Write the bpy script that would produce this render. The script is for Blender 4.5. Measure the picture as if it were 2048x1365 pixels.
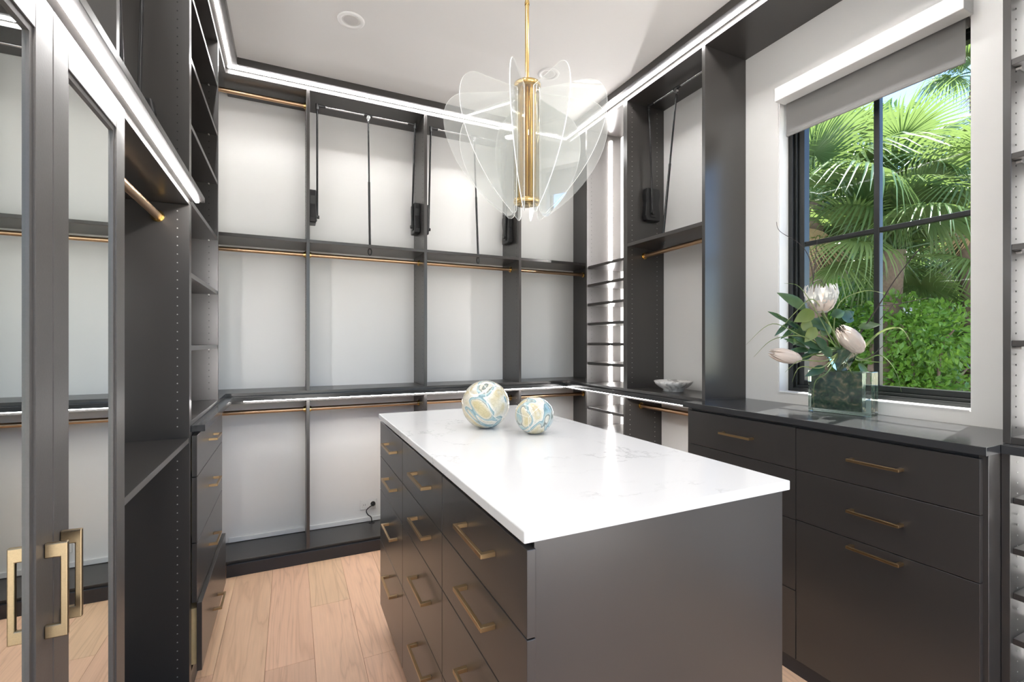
import bpy, bmesh, math, random
from mathutils import Vector, Matrix

for o in list(bpy.data.objects):
    bpy.data.objects.remove(o)
scn = bpy.context.scene
COL = scn.collection
R0 = random.Random(7)

# ------------------------------------------------------------------ camera
YAW = math.radians(25.2)
FPX, CYP, HC = 939.0, 685.5, 1.36
cam = bpy.data.cameras.new('camera')
camo = bpy.data.objects.new('camera', cam)
COL.objects.link(camo)
camo.location = (0, 0, HC)
camo.rotation_euler = (math.pi/2, 0, -YAW)
cam.sensor_width = 36
cam.lens = FPX/2048*36
cam.shift_y = (CYP-682.5)/2048
cam.clip_start = 0.02
scn.camera = camo
FW = Vector((math.sin(YAW), math.cos(YAW), 0))
RT = Vector((math.cos(YAW), -math.sin(YAW), 0))
def at(px, py, d):
    """a real point at forward distance d (metres) from the viewpoint"""
    return Vector((0, 0, HC)) + (FW + RT*((px-1024)/FPX) + Vector((0, 0, (CYP-py)/FPX)))*d

# ------------------------------------------------------------------ world, sun, exposure
scn.view_settings.view_transform = 'Standard'
scn.view_settings.look = 'None'
scn.view_settings.gamma = 1.0
scn.view_settings.use_curve_mapping = False
scn.view_settings.exposure = 0.42
scn.cycles.transparent_max_bounces = 40
scn.cycles.max_bounces = 10
scn.cycles.caustics_refractive = True
scn.cycles.sample_clamp_indirect = 6.0

SUN_ROT, SUN_EL = math.radians(62), math.radians(66)
w = bpy.data.worlds.new('world'); scn.world = w
w.use_nodes = True
nt = w.node_tree
bg = nt.nodes['Background']
sky = nt.nodes.new('ShaderNodeTexSky')
sky.sky_type = 'NISHITA'
sky.sun_disc = False
sky.sun_elevation = SUN_EL
sky.sun_rotation = SUN_ROT
sky.air_density = 0.9; sky.dust_density = 0.0; sky.ozone_density = 4.0
nt.links.new(sky.outputs[0], bg.inputs[0])
bg.inputs[1].default_value = 0.40
sl = bpy.data.lights.new('sun', 'SUN'); sl.energy = 16.0; sl.angle = math.radians(0.6)
sl.color = (1, 0.96, 0.88)
so = bpy.data.objects.new('sun', sl); COL.objects.link(so)
# the sun stands high over the garden, on the window's side of the house
sd = Vector((math.sin(math.radians(78))*math.cos(math.radians(68)), math.cos(math.radians(78))*math.cos(math.radians(68)), math.sin(math.radians(68))))
so.rotation_euler = sd.to_track_quat('Z', 'Y').to_euler()
so.location = (8, 2, 9)
LED_K = 72.0          # radiance of the light tape
CAN_FILL_W = 3.0           # watts of each unseen fill lamp added in the ceiling

# ------------------------------------------------------------------ materials
MATS = {}
def newmat(name):
    m = bpy.data.materials.new(name); m.use_nodes = True
    MATS[name] = m
    return m, m.node_tree, m.node_tree.nodes['Principled BSDF']
def N(t, kind, **kw):
    n = t.nodes.new(kind)
    for k, v in kw.items(): setattr(n, k, v)
    return n
def plain(name, col, rough=0.5, metal=0.0, bump=0.0, bscale=200, spec=0.5, coat=0.0, var=0.0):
    m, t, b = newmat(name)
    b.inputs['Base Color'].default_value = (*col, 1)
    b.inputs['Roughness'].default_value = rough
    b.inputs['Metallic'].default_value = metal
    b.inputs['Specular IOR Level'].default_value = spec
    if coat: b.inputs['Coat Weight'].default_value = coat; b.inputs['Coat Roughness'].default_value = 0.03
    tc = N(t, 'ShaderNodeTexCoord')
    no = N(t, 'ShaderNodeTexNoise'); no.inputs['Scale'].default_value = bscale
    t.links.new(tc.outputs['Object'], no.inputs['Vector'])
    if bump:
        bp = N(t, 'ShaderNodeBump'); bp.inputs['Strength'].default_value = bump; bp.inputs['Distance'].default_value = 0.002
        t.links.new(no.outputs['Fac'], bp.inputs['Height']); t.links.new(bp.outputs[0], b.inputs['Normal'])
    if var:
        mx = N(t, 'ShaderNodeMix', data_type='RGBA')
        mx.inputs[6].default_value = (*[c*(1-var) for c in col], 1); mx.inputs[7].default_value = (*[min(1, c*(1+var)) for c in col], 1)
        t.links.new(no.outputs['Fac'], mx.inputs[0]); t.links.new(mx.outputs[2], b.inputs['Base Color'])
    return m
M = {}
M['cab'] = plain('charcoal laminate', (0.037, 0.0335, 0.0315), 0.28, bump=0.02, bscale=900, var=0.05, spec=0.75)
M['toe'] = plain('dark toe board', (0.022, 0.024, 0.030), 0.35, bump=0.02, bscale=600)
M['top'] = plain('dark counter laminate', (0.036, 0.037, 0.039), 0.18, bump=0.04, bscale=500, var=0.08)
M['wall'] = plain('soft white wall paint', (0.84, 0.835, 0.815), 0.45, bump=0.02, bscale=350)
M['white'] = plain('white painted trim', (0.83, 0.83, 0.82), 0.35, bump=0.01, bscale=300)
M['ceil'] = plain('matt ceiling paint', (0.86, 0.86, 0.85), 0.8, bump=0.03, bscale=400)
M['brass'] = plain('aged brass', (0.46, 0.32, 0.17), 0.32, 1.0, bump=0.02, bscale=500, var=0.12)
M['bronze'] = plain('dark bronze pull', (0.30, 0.225, 0.135), 0.34, 1.0, bump=0.02, bscale=400, var=0.15)
M['rod'] = plain('brushed bronze rod', (0.62, 0.42, 0.26), 0.34, 1.0, bump=0.02, bscale=700, var=0.06)
M['gold'] = plain('polished gold brass', (0.72, 0.52, 0.22), 0.16, 1.0, var=0.06, bscale=60)
M['black'] = plain('black plastic', (0.012, 0.012, 0.013), 0.38, bump=0.02, bscale=400)
M['blackmetal'] = plain('black enamel tube', (0.015, 0.015, 0.016), 0.22, bump=0.01, bscale=300)
M['steel'] = plain('satin steel', (0.62, 0.62, 0.63), 0.25, 1.0, bump=0.01, bscale=400)
M['hole'] = plain('shelf pin hole', (0.008, 0.008, 0.008), 0.7, var=0.1)
M['pin'] = plain('nickel pin sleeve', (0.55, 0.54, 0.52), 0.35, 0.6, var=0.1)
M['frame'] = plain('black window frame', (0.010, 0.012, 0.012), 0.3, bump=0.01, bscale=300)
M['drawerbox'] = plain('pale birch drawer box', (0.55, 0.40, 0.20), 0.5, var=0.15, bscale=40)
M['shade'] = plain('grey shade fabric', (0.27, 0.265, 0.26), 0.85, bump=0.25, bscale=1400, var=0.06)
M['plastic'] = plain('white outlet plastic', (0.82, 0.82, 0.80), 0.3, bump=0.005)
M['canlens'] = plain('frosted lens', (0.7, 0.69, 0.68), 0.5, var=0.04)
M['doorframe'] = plain('dark bronze door frame', (0.085, 0.078, 0.074), 0.38, 0.25, bump=0.05, bscale=300, var=0.1)

def emis(name, col, k):
    m, t, b = newmat(name)
    t.nodes.remove(b)
    e = N(t, 'ShaderNodeEmission'); e.inputs[0].default_value = (*col, 1); e.inputs[1].default_value = k
    t.links.new(e.outputs[0], t.nodes['Material Output'].inputs[0]); return m
M['led'] = emis('warm white light tape', (1.0, 0.985, 0.972), LED_K)
M['led_v'] = emis('warm white upright light tape', (1.0, 0.955, 0.93), LED_K*1.6)
M['led_fill'] = emis('hidden fill light tape', (1.0, 0.955, 0.935), LED_K*1.25)
M['led_t'] = emis('dim upright light tape', (1.0, 0.965, 0.95), LED_K*0.7)
M['led_u'] = emis('under counter light tape', (1.0, 0.985, 0.972), LED_K*0.6)

# mirror
m, t, b = newmat('silvered mirror')
b.inputs['Base Color'].default_value = (0.86, 0.90, 0.885, 1); b.inputs['Metallic'].default_value = 1; b.inputs['Roughness'].default_value = 0.0
M['mirror'] = m
# thin clear glass (window pane)
def thinglass(name, tint, refl=0.06, milk=0.0, milkcol=(1, 1, 1), top=0.6):
    m, t, b = newmat(name); t.nodes.remove(b)
    tr = N(t, 'ShaderNodeBsdfTransparent'); tr.inputs[0].default_value = (*tint, 1)
    gl = N(t, 'ShaderNodeBsdfGlossy'); gl.inputs['Roughness'].default_value = 0.015
    lw = N(t, 'ShaderNodeLayerWeight'); lw.inputs[0].default_value = 0.25
    mp = N(t, 'ShaderNodeMapRange'); mp.inputs[1].default_value = 0; mp.inputs[2].default_value = 1
    mp.inputs[3].default_value = refl; mp.inputs[4].default_value = top
    t.links.new(lw.outputs['Fresnel'], mp.inputs[0])
    mx = N(t, 'ShaderNodeMixShader')
    t.links.new(mp.outputs[0], mx.inputs[0]); t.links.new(tr.outputs[0], mx.inputs[1]); t.links.new(gl.outputs[0], mx.inputs[2])
    out = mx
    if milk:
        df = N(t, 'ShaderNodeBsdfDiffuse'); df.inputs[0].default_value = (*milkcol, 1)
        tl = N(t, 'ShaderNodeBsdfTranslucent'); tl.inputs[0].default_value = (*milkcol, 1)
        a = N(t, 'ShaderNodeMixShader'); a.inputs[0].default_value = 0.5
        t.links.new(df.outputs[0], a.inputs[1]); t.links.new(tl.outputs[0], a.inputs[2])
        o2 = N(t, 'ShaderNodeMixShader'); o2.inputs[0].default_value = milk
        t.links.new(mx.outputs[0], o2.inputs[1]); t.links.new(a.outputs[0], o2.inputs[2]); out = o2
    t.links.new(out.outputs[0], t.nodes['Material Output'].inputs[0]); return m
M['pane'] = thinglass('clear window glass', (0.985, 0.995, 0.99), 0.0015, top=0.05)
M['acryl'] = thinglass('clear acrylic', (0.985, 0.99, 0.985), 0.03, 0.13, (0.95, 0.96, 0.94))
M['smoke'] = thinglass('smoked amber glass', (0.90, 0.86, 0.72), 0.08, 0.05, (0.8, 0.78, 0.6))
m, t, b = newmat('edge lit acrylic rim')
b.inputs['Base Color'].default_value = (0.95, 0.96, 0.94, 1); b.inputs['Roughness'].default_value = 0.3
b.inputs['Emission Color'].default_value = (1, 1, 0.97, 1); b.inputs['Emission Strength'].default_value = 0.22  # emission stands in for light led to the edges; no lamp inside
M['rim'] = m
# thick vase glass
def glassmat(name, col, rough, ior=1.47):
    m, t, b = newmat(name)
    b.inputs['Base Color'].default_value = (*col, 1); b.inputs['Transmission Weight'].default_value = 1
    b.inputs['Roughness'].default_value = rough; b.inputs['IOR'].default_value = ior
    return m
M['vase'] = glassmat('pale aqua cast glass', (0.80, 0.94, 0.92), 0.03)
m, t, b = newmat('murky green water')
tc = N(t, 'ShaderNodeTexCoord'); no = N(t, 'ShaderNodeTexNoise'); no.inputs['Scale'].default_value = 30; no.inputs['Detail'].default_value = 6
no.inputs['Distortion'].default_value = 1.2
t.links.new(tc.outputs['Object'], no.inputs['Vector'])
cr = N(t, 'ShaderNodeValToRGB'); e = cr.color_ramp.elements
e[0].position = 0.34; e[0].color = (0.015, 0.035, 0.022, 1); e[1].position = 0.70; e[1].color = (0.50, 0.40, 0.27, 1)
q = e.new(0.48); q.color = (0.05, 0.10, 0.06, 1); q = e.new(0.58); q.color = (0.16, 0.16, 0.10, 1)
t.links.new(no.outputs['Fac'], cr.inputs[0]); t.links.new(cr.outputs[0], b.inputs['Base Color'])
b.inputs['Roughness'].default_value = 0.25
M['water'] = m
# quartz
m, t, b = newmat('white veined quartz')
tc = N(t, 'ShaderNodeTexCoord')
n1 = N(t, 'ShaderNodeTexNoise'); n1.inputs['Scale'].default_value = 2.2; n1.inputs['Detail'].default_value = 8; n1.inputs['Roughness'].default_value = 0.62
n1.inputs['Distortion'].default_value = 0.5
t.links.new(tc.outputs['Object'], n1.inputs['Vector'])
s1 = N(t, 'ShaderNodeMath', operation='SUBTRACT'); s1.inputs[1].default_value = 0.5
a1 = N(t, 'ShaderNodeMath', operation='ABSOLUTE')
t.links.new(n1.outputs['Fac'], s1.inputs[0]); t.links.new(s1.outputs[0], a1.inputs[0])
v1 = N(t, 'ShaderNodeMapRange'); v1.inputs[1].default_value = 0.0; v1.inputs[2].default_value = 0.010; v1.inputs[3].default_value = 1; v1.inputs[4].default_value = 0
t.links.new(a1.outputs[0], v1.inputs[0])
n2 = N(t, 'ShaderNodeTexNoise'); n2.inputs['Scale'].default_value = 3.1; n2.inputs['Detail'].default_value = 3
t.links.new(tc.outputs['Object'], n2.inputs['Vector'])
v2 = N(t, 'ShaderNodeMapRange'); v2.inputs[1].default_value = 0.48; v2.inputs[2].default_value = 0.66; v2.inputs[3].default_value = 0; v2.inputs[4].default_value = 0.62
t.links.new(n2.outputs['Fac'], v2.inputs[0])
mu = N(t, 'ShaderNodeMath', operation='MULTIPLY'); t.links.new(v1.outputs[0], mu.inputs[0]); t.links.new(v2.outputs[0], mu.inputs[1])
mx = N(t, 'ShaderNodeMix', data_type='RGBA'); mx.inputs[6].default_value = (0.77, 0.77, 0.765, 1); mx.inputs[7].default_value = (0.40, 0.40, 0.40, 1)
t.links.new(mu.outputs[0], mx.inputs[0]); t.links.new(mx.outputs[2], b.inputs['Base Color'])
b.inputs['Roughness'].default_value = 0.10
M['quartz'] = m
# marble bowl
m, t, b = newmat('grey white marble')
tc = N(t, 'ShaderNodeTexCoord'); n1 = N(t, 'ShaderNodeTexNoise'); n1.inputs['Scale'].default_value = 16; n1.inputs['Detail'].default_value = 8; n1.inputs['Distortion'].default_value = 1.6
t.links.new(tc.outputs['Object'], n1.inputs['Vector'])
cr = N(t, 'ShaderNodeValToRGB'); e = cr.color_ramp.elements
e[0].position = 0.36; e[0].color = (0.42, 0.41, 0.40, 1); e[1].position = 0.50; e[1].color = (0.82, 0.81, 0.79, 1)
t.links.new(n1.outputs['Fac'], cr.inputs[0]); t.links.new(cr.outputs[0], b.inputs['Base Color']); b.inputs['Roughness'].default_value = 0.25
M['marble'] = m
# art glass
def artglass(name, off, sc):
    m, t, b = newmat(name)
    tc = N(t, 'ShaderNodeTexCoord'); mp = N(t, 'ShaderNodeMapping'); mp.inputs['Location'].default_value = off; mp.inputs['Scale'].default_value = (sc, sc, sc)
    t.links.new(tc.outputs['Object'], mp.inputs[0])
    wv = N(t, 'ShaderNodeTexNoise'); wv.inputs['Scale'].default_value = 6; wv.inputs['Detail'].default_value = 1.5; wv.inputs['Distortion'].default_value = 1.5
    t.links.new(mp.outputs[0], wv.inputs['Vector'])
    cr = N(t, 'ShaderNodeValToRGB'); e = cr.color_ramp.elements
    cr.color_ramp.interpolation = 'EASE'
    e[0].position = 0.0; e[0].color = (0.52, 0.42, 0.20, 1); e[1].position = 1.0; e[1].color = (0.62, 0.60, 0.50, 1)
    for p, c in ((0.34, (0.62, 0.53, 0.30)), (0.40, (0.70, 0.64, 0.46)), (0.425, (0.74, 0.71, 0.60)), (0.435, (0.16, 0.19, 0.17)), (0.447, (0.50, 0.56, 0.52)), (0.48, (0.34, 0.50, 0.52)), (0.505, (0.20, 0.33, 0.36)),
                 (0.515, (0.76, 0.75, 0.68)), (0.56, (0.72, 0.68, 0.55)), (0.62, (0.62, 0.53, 0.32)), (0.70, (0.68, 0.64, 0.50)), (0.76, (0.44, 0.56, 0.55))):
        q = e.new(p); q.color = (*c, 1)
    t.links.new(wv.outputs['Fac'], cr.inputs[0])
    # fine crackle
    vo = N(t, 'ShaderNodeTexVoronoi', feature='DISTANCE_TO_EDGE'); vo.inputs['Scale'].default_value = 70
    t.links.new(mp.outputs[0], vo.inputs['Vector'])
    vr = N(t, 'ShaderNodeMapRange'); vr.inputs[1].default_value = 0; vr.inputs[2].default_value = 0.06; vr.inputs[3].default_value = 0.78; vr.inputs[4].default_value = 1
    t.links.new(vo.outputs[0], vr.inputs[0])
    mm = N(t, 'ShaderNodeMix', data_type='RGBA', blend_type='MULTIPLY'); mm.inputs[0].default_value = 1
    t.links.new(cr.outputs[0], mm.inputs[6]); t.links.new(vr.outputs[0], mm.inputs[7])
    # thin pale threads wound round the ball
    vt = N(t, 'ShaderNodeTexVoronoi', feature='DISTANCE_TO_EDGE'); vt.inputs['Scale'].default_value = 6
    t.links.new(mp.outputs[0], vt.inputs['Vector'])
    vm = N(t, 'ShaderNodeMapRange'); vm.inputs[1].default_value = 0.004; vm.inputs[2].default_value = 0.010; vm.inputs[3].default_value = 0.8; vm.inputs[4].default_value = 0
    t.links.new(vt.outputs[0], vm.inputs[0])
    m2 = N(t, 'ShaderNodeMix', data_type='RGBA'); m2.inputs[7].default_value = (0.86, 0.84, 0.76, 1)
    t.links.new(vm.outputs[0], m2.inputs[0]); t.links.new(mm.outputs[2], m2.inputs[6])
    t.links.new(m2.outputs[2], b.inputs['Base Color'])
    b.inputs['Roughness'].default_value = 0.25; b.inputs['Coat Weight'].default_value = 1; b.inputs['Coat Roughness'].default_value = 0.02
    return m
M['ballA'] = artglass('swirled art glass large', (3.1, 0.4, 1.2), 1.0)
M['ballB'] = artglass('swirled art glass small', (1.7, 5.2, 0.3), 1.2)
# oak
m, t, b = newmat('pale oak plank')
tc = N(t, 'ShaderNodeTexCoord'); oi = N(t, 'ShaderNodeObjectInfo')
ad = N(t, 'ShaderNodeVectorMath', operation='ADD'); sc = N(t, 'ShaderNodeVectorMath', operation='SCALE'); sc.inputs['Scale'].default_value = 37
cb = N(t, 'ShaderNodeCombineXYZ'); t.links.new(oi.outputs['Random'], cb.inputs[0]); t.links.new(oi.outputs['Random'], cb.inputs[1])
t.links.new(cb.outputs[0], sc.inputs[0]); t.links.new(tc.outputs['Object'], ad.inputs[0]); t.links.new(sc.outputs[0], ad.inputs[1])
mp = N(t, 'ShaderNodeMapping'); mp.inputs['Scale'].default_value = (9, 0.75, 1); t.links.new(ad.outputs[0], mp.inputs[0])
n1 = N(t, 'ShaderNodeTexNoise'); n1.inputs['Scale'].default_value = 1.0; n1.inputs['Detail'].default_value = 3; n1.inputs['Distortion'].default_value = 0.6
t.links.new(mp.outputs[0], n1.inputs['Vector'])
ml = N(t, 'ShaderNodeMath', operation='MULTIPLY'); ml.inputs[1].default_value = 16; t.links.new(n1.outputs['Fac'], ml.inputs[0])
fr = N(t, 'ShaderNodeMath', operation='PINGPONG'); fr.inputs[1].default_value = 1; t.links.new(ml.outputs[0], fr.inputs[0])
mp2 = N(t, 'ShaderNodeMapping'); mp2.inputs['Scale'].default_value = (140, 5, 1); t.links.new(ad.outputs[0], mp2.inputs[0])
n2 = N(t, 'ShaderNodeTexNoise'); n2.inputs['Scale'].default_value = 1.0; n2.inputs['Detail'].default_value = 4; t.links.new(mp2.outputs[0], n2.inputs['Vector'])
cr = N(t, 'ShaderNodeValToRGB'); e = cr.color_ramp.elements
e[0].position = 0; e[0].color = (0.88, 0.585, 0.40, 1); e[1].position = 1; e[1].color = (0.74, 0.475, 0.32, 1)
q = e.new(0.7); q.color = (0.84, 0.555, 0.38, 1)
t.links.new(fr.outputs[0], cr.inputs[0])
mg = N(t, 'ShaderNodeMix', data_type='RGBA', blend_type='MULTIPLY'); mg.inputs[0].default_value = 0.20
t.links.new(cr.outputs[0], mg.inputs[6]); t.links.new(n2.outputs['Fac'], mg.inputs[7])
hs = N(t, 'ShaderNodeHueSaturation'); 
vr = N(t, 'ShaderNodeMapRange'); vr.inputs[3].default_value = 0.93; vr.inputs[4].default_value = 1.27; t.links.new(oi.outputs['Random'], vr.inputs[0]); t.links.new(vr.outputs[0], hs.inputs['Value'])
hr = N(t, 'ShaderNodeMath', operation='FRACT'); h7 = N(t, 'ShaderNodeMath', operation='MULTIPLY'); h7.inputs[1].default_value = 7.3
t.links.new(oi.outputs['Random'], h7.inputs[0]); t.links.new(h7.outputs[0], hr.inputs[0])
h2 = N(t, 'ShaderNodeMapRange'); h2.inputs[3].default_value = 0.494; h2.inputs[4].default_value = 0.51; t.links.new(hr.outputs[0], h2.inputs[0]); t.links.new(h2.outputs[0], hs.inputs['Hue'])
hs.inputs['Saturation'].default_value = 1.04
t.links.new(mg.outputs[2], hs.inputs['Color']); t.links.new(hs.outputs[0], b.inputs['Base Color'])
b.inputs['Roughness'].default_value = 0.42
bp = N(t, 'ShaderNodeBump'); bp.inputs['Strength'].default_value = 0.08; bp.inputs['Distance'].default_value = 0.001; t.links.new(n2.outputs['Fac'], bp.inputs['Height']); t.links.new(bp.outputs[0], b.inputs['Normal'])
M['oak'] = m
# leaves
def leafmat(name, c1, c2, trans, rough=0.4, tcol=None, scale=6):
    m, t, b = newmat(name)
    oi = N(t, 'ShaderNodeObjectInfo'); tc = N(t, 'ShaderNodeTexCoord')
    no = N(t, 'ShaderNodeTexNoise'); no.inputs['Scale'].default_value = scale; t.links.new(tc.outputs['Object'], no.inputs['Vector'])
    ad = N(t, 'ShaderNodeMath', operation='ADD'); t.links.new(no.outputs['Fac'], ad.inputs[0])
    rr = N(t, 'ShaderNodeMapRange'); rr.inputs[3].default_value = -0.35; rr.inputs[4].default_value = 0.35
    t.links.new(oi.outputs['Random'], rr.inputs[0]); t.links.new(rr.outputs[0], ad.inputs[1])
    mx = N(t, 'ShaderNodeMix', data_type='RGBA'); mx.inputs[6].default_value = (*c1, 1); mx.inputs[7].default_value = (*c2, 1)
    t.links.new(ad.outputs[0], mx.inputs[0]); t.links.new(mx.outputs[2], b.inputs['Base Color'])
    b.inputs['Roughness'].default_value = rough
    tl = N(t, 'ShaderNodeBsdfTranslucent')
    if tcol: tl.inputs[0].default_value = (*tcol, 1)
    else: t.links.new(mx.outputs[2], tl.inputs[0])
    ms = N(t, 'ShaderNodeMixShader'); ms.inputs[0].default_value = trans
    t.links.new(b.outputs[0], ms.inputs[1]); t.links.new(tl.outputs[0], ms.inputs[2])
    t.links.new(ms.outputs[0], t.nodes['Material Output'].inputs[0]); return m
M['palm'] = leafmat('palm frond green', (0.04, 0.10, 0.045), (0.19, 0.26, 0.10), 0.33, 0.22, (0.25, 0.36, 0.10), 3)
M['deadpalm'] = leafmat('dry palm frond', (0.34, 0.24, 0.13), (0.50, 0.40, 0.26), 0.25, 0.7, None, 4)
M['shrub'] = leafmat('shrub leaf green', (0.03, 0.11, 0.02), (0.25, 0.44, 0.07), 0.38, 0.3, (0.32, 0.54, 0.08), 9)
M['fardark'] = leafmat('distant leaf green', (0.04, 0.10, 0.035), (0.13, 0.24, 0.06), 0.3, 0.5, None, 2)
M['leafA'] = leafmat('glossy dark arrangement leaf', (0.018, 0.055, 0.038), (0.075, 0.13, 0.06), 0.12, 0.25, (0.16, 0.28, 0.06), 25)
M['leafB'] = leafmat('olive arrangement leaf', (0.12, 0.17, 0.045), (0.22, 0.27, 0.08), 0.3, 0.35, (0.25, 0.30, 0.06), 25)
M['grass'] = leafmat('arching grass blade', (0.10, 0.17, 0.05), (0.26, 0.30, 0.11), 0.3, 0.45, None, 20)
M['petal'] = leafmat('blush cream petal', (0.62, 0.49, 0.42), (0.74, 0.66, 0.59), 0.22, 0.55, (0.85, 0.78, 0.70), 18)
M['petaltip'] = leafmat('silvery petal', (0.44, 0.46, 0.45), (0.60, 0.58, 0.55), 0.3, 0.5, None, 18)
M['twig'] = plain('dark bare twig', (0.030, 0.020, 0.018), 0.6, bump=0.2, bscale=300, var=0.2)
M['stem'] = plain('green stem', (0.10, 0.16, 0.04), 0.5, bump=0.1, bscale=200, var=0.2)
M['bark'] = plain('grey brown bark', (0.16, 0.12, 0.095), 0.9, bump=0.8, bscale=45, var=0.4)
M['ground'] = plain('mulch ground', (0.12, 0.09, 0.06), 0.95, bump=0.8, bscale=30, var=0.4)
M['stucco'] = plain('pale grey stucco', (0.42, 0.44, 0.47), 0.9, bump=0.3, bscale=80, var=0.06)
M['slate'] = plain('blue grey wall', (0.10, 0.12, 0.15), 0.8, bump=0.2, bscale=60, var=0.1)
M['fill_paving'] = plain('pale fill bounce stone', (0.80, 0.76, 0.71), 0.8, bump=0.2, bscale=30, var=0.08)
M['fence'] = plain('weathered fence wood', (0.22, 0.18, 0.15), 0.85, bump=0.4, bscale=50, var=0.25)

# ------------------------------------------------------------------ mesh builder
WL = {}      # world location of every empty / part that parents something
class MB:
    def __init__(s): s.v = []; s.f = []; s.mi = []; s.sm = []; s.cur = 0
    def add(s, vs, fs, smooth=False):
        o = len(s.v); s.v += [tuple(v) for v in vs]
        for f in fs: s.f.append(tuple(i+o for i in f)); s.mi.append(s.cur); s.sm.append(smooth)
    def box(s, x0, x1, y0, y1, z0, z1):
        x0, x1 = min(x0, x1), max(x0, x1); y0, y1 = min(y0, y1), max(y0, y1); z0, z1 = min(z0, z1), max(z0, z1)
        s.add([(x0,y0,z0),(x1,y0,z0),(x1,y1,z0),(x0,y1,z0),(x0,y0,z1),(x1,y0,z1),(x1,y1,z1),(x0,y1,z1)],
              [(0,3,2,1),(4,5,6,7),(0,1,5,4),(1,2,6,5),(2,3,7,6),(3,0,4,7)]); return s
    def tube(s, pts, r, seg=10, cap=True, r2=None):
        pts = [Vector(p) for p in pts]; n = len(pts)
        rs = r if isinstance(r, (list, tuple)) else [r + ((r2 if r2 is not None else r)-r)*i/max(1, n-1) for i in range(n)]
        rings = []; up = None
        for i, p in enumerate(pts):
            tn = (pts[min(i+1, n-1)] - pts[max(i-1, 0)]).normalized()
            if up is None:
                up = Vector((0, 0, 1)) if abs(tn.z) < 0.9 else Vector((1, 0, 0))
            a = tn.cross(up).normalized(); bb = a.cross(tn).normalized(); up = bb
            rings.append([p + (a*math.cos(2*math.pi*k/seg) + bb*math.sin(2*math.pi*k/seg))*rs[i] for k in range(seg)])
        vs = [v for rg in rings for v in rg]; fs = []
        for i in range(n-1):
            for k in range(seg):
                k2 = (k+1) % seg
                fs.append((i*seg+k, i*seg+k2, (i+1)*seg+k2, (i+1)*seg+k))
        s.add(vs, fs, True)
        if cap:
            s.add(rings[0], [tuple(range(seg))[::-1]]); s.add(rings[-1], [tuple(range(seg))])
        return s
    def lathe(s, c, prof, seg=32, smooth=True):
        c = Vector(c); n = len(prof); vs = []
        for r, z in prof:
            for k in range(seg):
                a = 2*math.pi*k/seg; vs.append(c + Vector((max(r, 1e-5)*math.cos(a), max(r, 1e-5)*math.sin(a), z)))
        fs = [(i*seg+k, i*seg+(k+1) % seg, (i+1)*seg+(k+1) % seg, (i+1)*seg+k) for i in range(n-1) for k in range(seg)]
        s.add(vs, fs, smooth); return s
    def prism(s, poly, d):
        """poly: list of 3d points, d: extrusion vector"""
        n = len(poly); d = Vector(d); p = [Vector(q) for q in poly]
        s.add(p + [q+d for q in p], [tuple(range(n))[::-1], tuple(range(n, 2*n))] + [(i, (i+1) % n, n+(i+1) % n, n+i) for i in range(n)]); return s
    def disc(s, c, nrm, r, seg=6):
        c = Vector(c); nrm = Vector(nrm).normalized(); a = nrm.orthogonal().normalized(); bb = nrm.cross(a)
        s.add([c + (a*math.cos(2*math.pi*k/seg)+bb*math.sin(2*math.pi*k/seg))*r for k in range(seg)], [tuple(range(seg))]); return s
    def build(s, name, mat, parent=None, bevel=0.0, seg=2, origin=None):
        off = Vector(origin) if origin is not None else (WL[parent.name] if parent else Vector((0, 0, 0)))
        me = bpy.data.meshes.new(name)
        me.from_pydata([tuple(Vector(v)-off) for v in s.v], [], s.f)
        for mm in (mat if isinstance(mat, (list, tuple)) else [mat]): me.materials.append(M[mm])
        me.polygons.foreach_set('material_index', s.mi); me.polygons.foreach_set('use_smooth', s.sm)
        bm = bmesh.new(); bm.from_mesh(me); bmesh.ops.recalc_face_normals(bm, faces=bm.faces)
        if bevel: 
            ed = [e for e in bm.edges if len(e.link_faces) == 2 and e.calc_face_angle(0) > 0.5]
            bmesh.ops.bevel(bm, geom=ed, offset=bevel, segments=seg, profile=0.5, affect='EDGES')
        bm.to_mesh(me); bm.free(); me.update()
        o = bpy.data.objects.new(name, me); COL.objects.link(o)
        if parent:
            o.parent = parent; o.location = off - WL[parent.name]
        else: o.location = off
        WL[o.name] = off.copy()
        return o
def tag(o, label, cat, group=None):
    o['label'] = label; o['category'] = cat
    if group: o['group'] = group
    return o
def thing(name, label, cat, loc, group=None):
    o = bpy.data.objects.new(name, None); COL.objects.link(o); o.location = loc; o.empty_display_size = 0.05
    WL[o.name] = Vector(loc); return tag(o, label, cat, group)
def B(*a): return MB().box(*a)
def struct(o): o['kind'] = 'structure'; return o
def stuff(o): o['kind'] = 'stuff'; return o
def holes(parent, pts, nrm, mat='hole', r=0.0026):
    mb = MB()
    n = Vector(nrm).normalized()
    for p in pts:
        c = Vector(p); a = n.orthogonal().normalized(); bb = n.cross(a); k = 6
        ring = [c + (a*math.cos(2*math.pi*i/k)+bb*math.sin(2*math.pi*i/k))*r for i in range(k)]
        mb.add(ring + [q + n*0.0008 for q in ring], [tuple(range(k, 2*k))] + [(i, (i+1) % k, k+(i+1) % k, k+i) for i in range(k)])
    return stuff(mb.build('pin_holes', mat, parent))
def zrow(z0, z1, st=0.032):
    n = int((z1-z0)/st); return [z0 + i*st for i in range(n+1)]

# ------------------------------------------------------------------ main dimensions
XL, XR, YB = -0.344, 1.97, 3.17        # front planes of the left, right and back units
WLX, WRX, WBY, WFY = -0.66, 2.28, 3.47, -1.15
ZC = 2.995
TH = 0.019

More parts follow.
